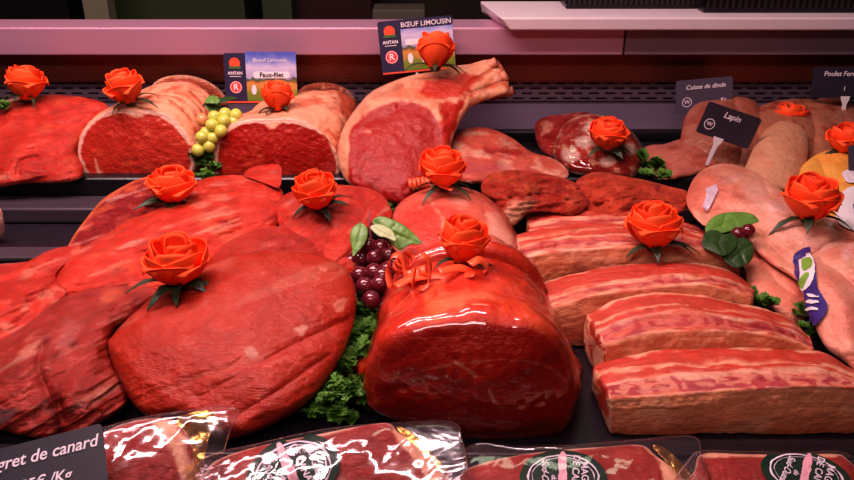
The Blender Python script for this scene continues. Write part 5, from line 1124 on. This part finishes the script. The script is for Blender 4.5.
pk1 = pack([(70, 500), (76, 462), (88, 444), (108, 430), (134, 421), (162, 418), (180, 424), (190, 440), (194, 462), (190, 500)], [(55, 520), (70, 450), (92, 432), (130, 420), (180, 411), (236, 407), (230, 432), (219, 470), (212, 520)], None, 0, 0, 0, .012, .60, 91,
     'vacuum packed duck breast with gold card, leftmost in the front row', [([(150, 420), (176, 424), (186, 444), (190, 470), (186, 500), (180, 480), (172, 448), (158, 430)], FAT, 3, 4), ([(190, 470), (192, 500)], YELL, 3, 3, 3)], gold=[(176, 420), (214, 412), (206, 450), (198, 500), (180, 500), (186, 450)])
pk2 = pack([(205, 500), (208, 470), (222, 458), (260, 446), (310, 436), (350, 428), (386, 423), (398, 432), (418, 448), (436, 466), (445, 500)], [(195, 520), (200, 462), (260, 443), (330, 428), (400, 422), (452, 422), (462, 440), (468, 470), (474, 520)], (293, 474), 50, 34, -25, .012, .60, 101,
     'vacuum packed duck breast with green label, second in the front row', [([(392, 430), (410, 440), (430, 460), (445, 490), (435, 495), (418, 465), (400, 445)], FAT, 2, 4)], gold=[(396, 428), (416, 436), (446, 470), (452, 500), (440, 500), (425, 462)])
pk3 = pack([(455, 500), (462, 474), (480, 464), (520, 455), (560, 450), (600, 447), (640, 445), (655, 455), (675, 472), (684, 500)], [(450, 520), (468, 448), (520, 447), (570, 445), (630, 440), (692, 436), (702, 458), (712, 480), (722, 520)], (563, 480), 44, 27, 2, .012, .60, 111,
     'vacuum packed duck breast with green label, third in the front row', [([(645, 448), (662, 456), (680, 478), (686, 500), (672, 500), (660, 470)], FAT, 2, 4)], gold=[(652, 446), (668, 450), (692, 476), (698, 500), (684, 500), (672, 470)])
pk4 = pack([(690, 500), (695, 470), (702, 454), (740, 454), (790, 455), (835, 454), (848, 460), (866, 480), (872, 500)], [(680, 520), (692, 456), (740, 451), (800, 452), (840, 451), (862, 464), (880, 490), (884, 520)], (805, 477), 46, 22, 14, .012, .59, 121,
     'vacuum packed duck breast with green label, rightmost in the front row', [([(704, 455), (780, 456), (835, 455)], FAT, 1, 2, 2)])
tag(mesh_obj('film_corner', [tuple(hit(*p, .004)[0]) for p in ((-20, 416), (2, 410), (24, 408), (8, 422), (-20, 436))], [[0, 1, 2, 3, 4]], F_EDGE), 'loose clear film corner at the left edge above the black card', 'film')
# ================================================================== LIGHT, WORLD, CAMERA
def area(name, loc, rot, sx, sy, e, col):
    l = bpy.data.lights.new(name, 'AREA'); l.shape = 'RECTANGLE'; l.size = sx; l.size_y = sy; l.energy = e; l.color = col
    o = bpy.data.objects.new(name, l); COL.objects.link(o); o.location = loc; o.rotation_euler = [R(a) for a in rot]; return o
area('counter_lamp', (-.32, .78, 1.20), (4, 0, 0), 1.25, .06, 16, (1, .71, .72))
area('rear_lamp', (-.55, 1.05, 1.05), (-6, 0, 0), .95, .10, 8.0, (1, .62, .66))
area('room_fill', (-.25, -.35, 1.5), (40, 0, 0), 1.2, .20, 11, (1, .76, .74))
area('ceiling_lamp', (.3, 2.2, 1.8), (0, 0, 0), .6, .4, 3.0, (.85, .95, .70))
w = bpy.data.worlds.new('World'); scene.world = w; w.use_nodes = True
w.node_tree.nodes['Background'].inputs[0].default_value = (.55, .30, .32, 1); w.node_tree.nodes['Background'].inputs[1].default_value = .05
cam = bpy.data.cameras.new('camera'); cam.sensor_width = 36; cam.lens = 36 * F / 854; cam.clip_start = .02
co = bpy.data.objects.new('camera', cam); COL.objects.link(co); co.location = (0, 0, CAMZ); co.rotation_euler = (R(90 - PITCH), 0, 0); scene.camera = co
scene.view_settings.view_transform = 'Standard'; scene.view_settings.look = 'Medium High Contrast'; scene.view_settings.exposure = -.12; scene.view_settings.gamma = 1
GROUPS = {'short_rib_rack': 'short rib racks shingled on the right of the tray', 'duck_breast': 'vacuum packed duck breasts in the front row', 'rump_beef_piece': 'lean beef pieces on the left tray',
          'price_card': 'meadow picture price cards', 'chalk_card': 'dark handwritten name cards', 'parsley_bunch': 'parsley tufts tucked between the meats', 'grape_bunch': 'bunches of grapes',
          'strip_loin_roast': 'fat capped beef roasts on the back shelf', 'turkey_thigh': 'turkey thighs on the back shelf', 'poultry_piece': 'dim poultry pieces on the back shelf',
          'plastic_crate': 'black crates on the cutting board', 'trimmed_beef_piece': 'trimmed beef pieces behind the short ribs', 'beef_roast': 'film wrapped beef roasts in the centre', 'ribbon_bow': 'curled orange ribbons'}
for o in scene.objects:
    b_ = o.name.split('.')[0]
    if o.parent is None and b_ in GROUPS: o['group'] = GROUPS[b_]
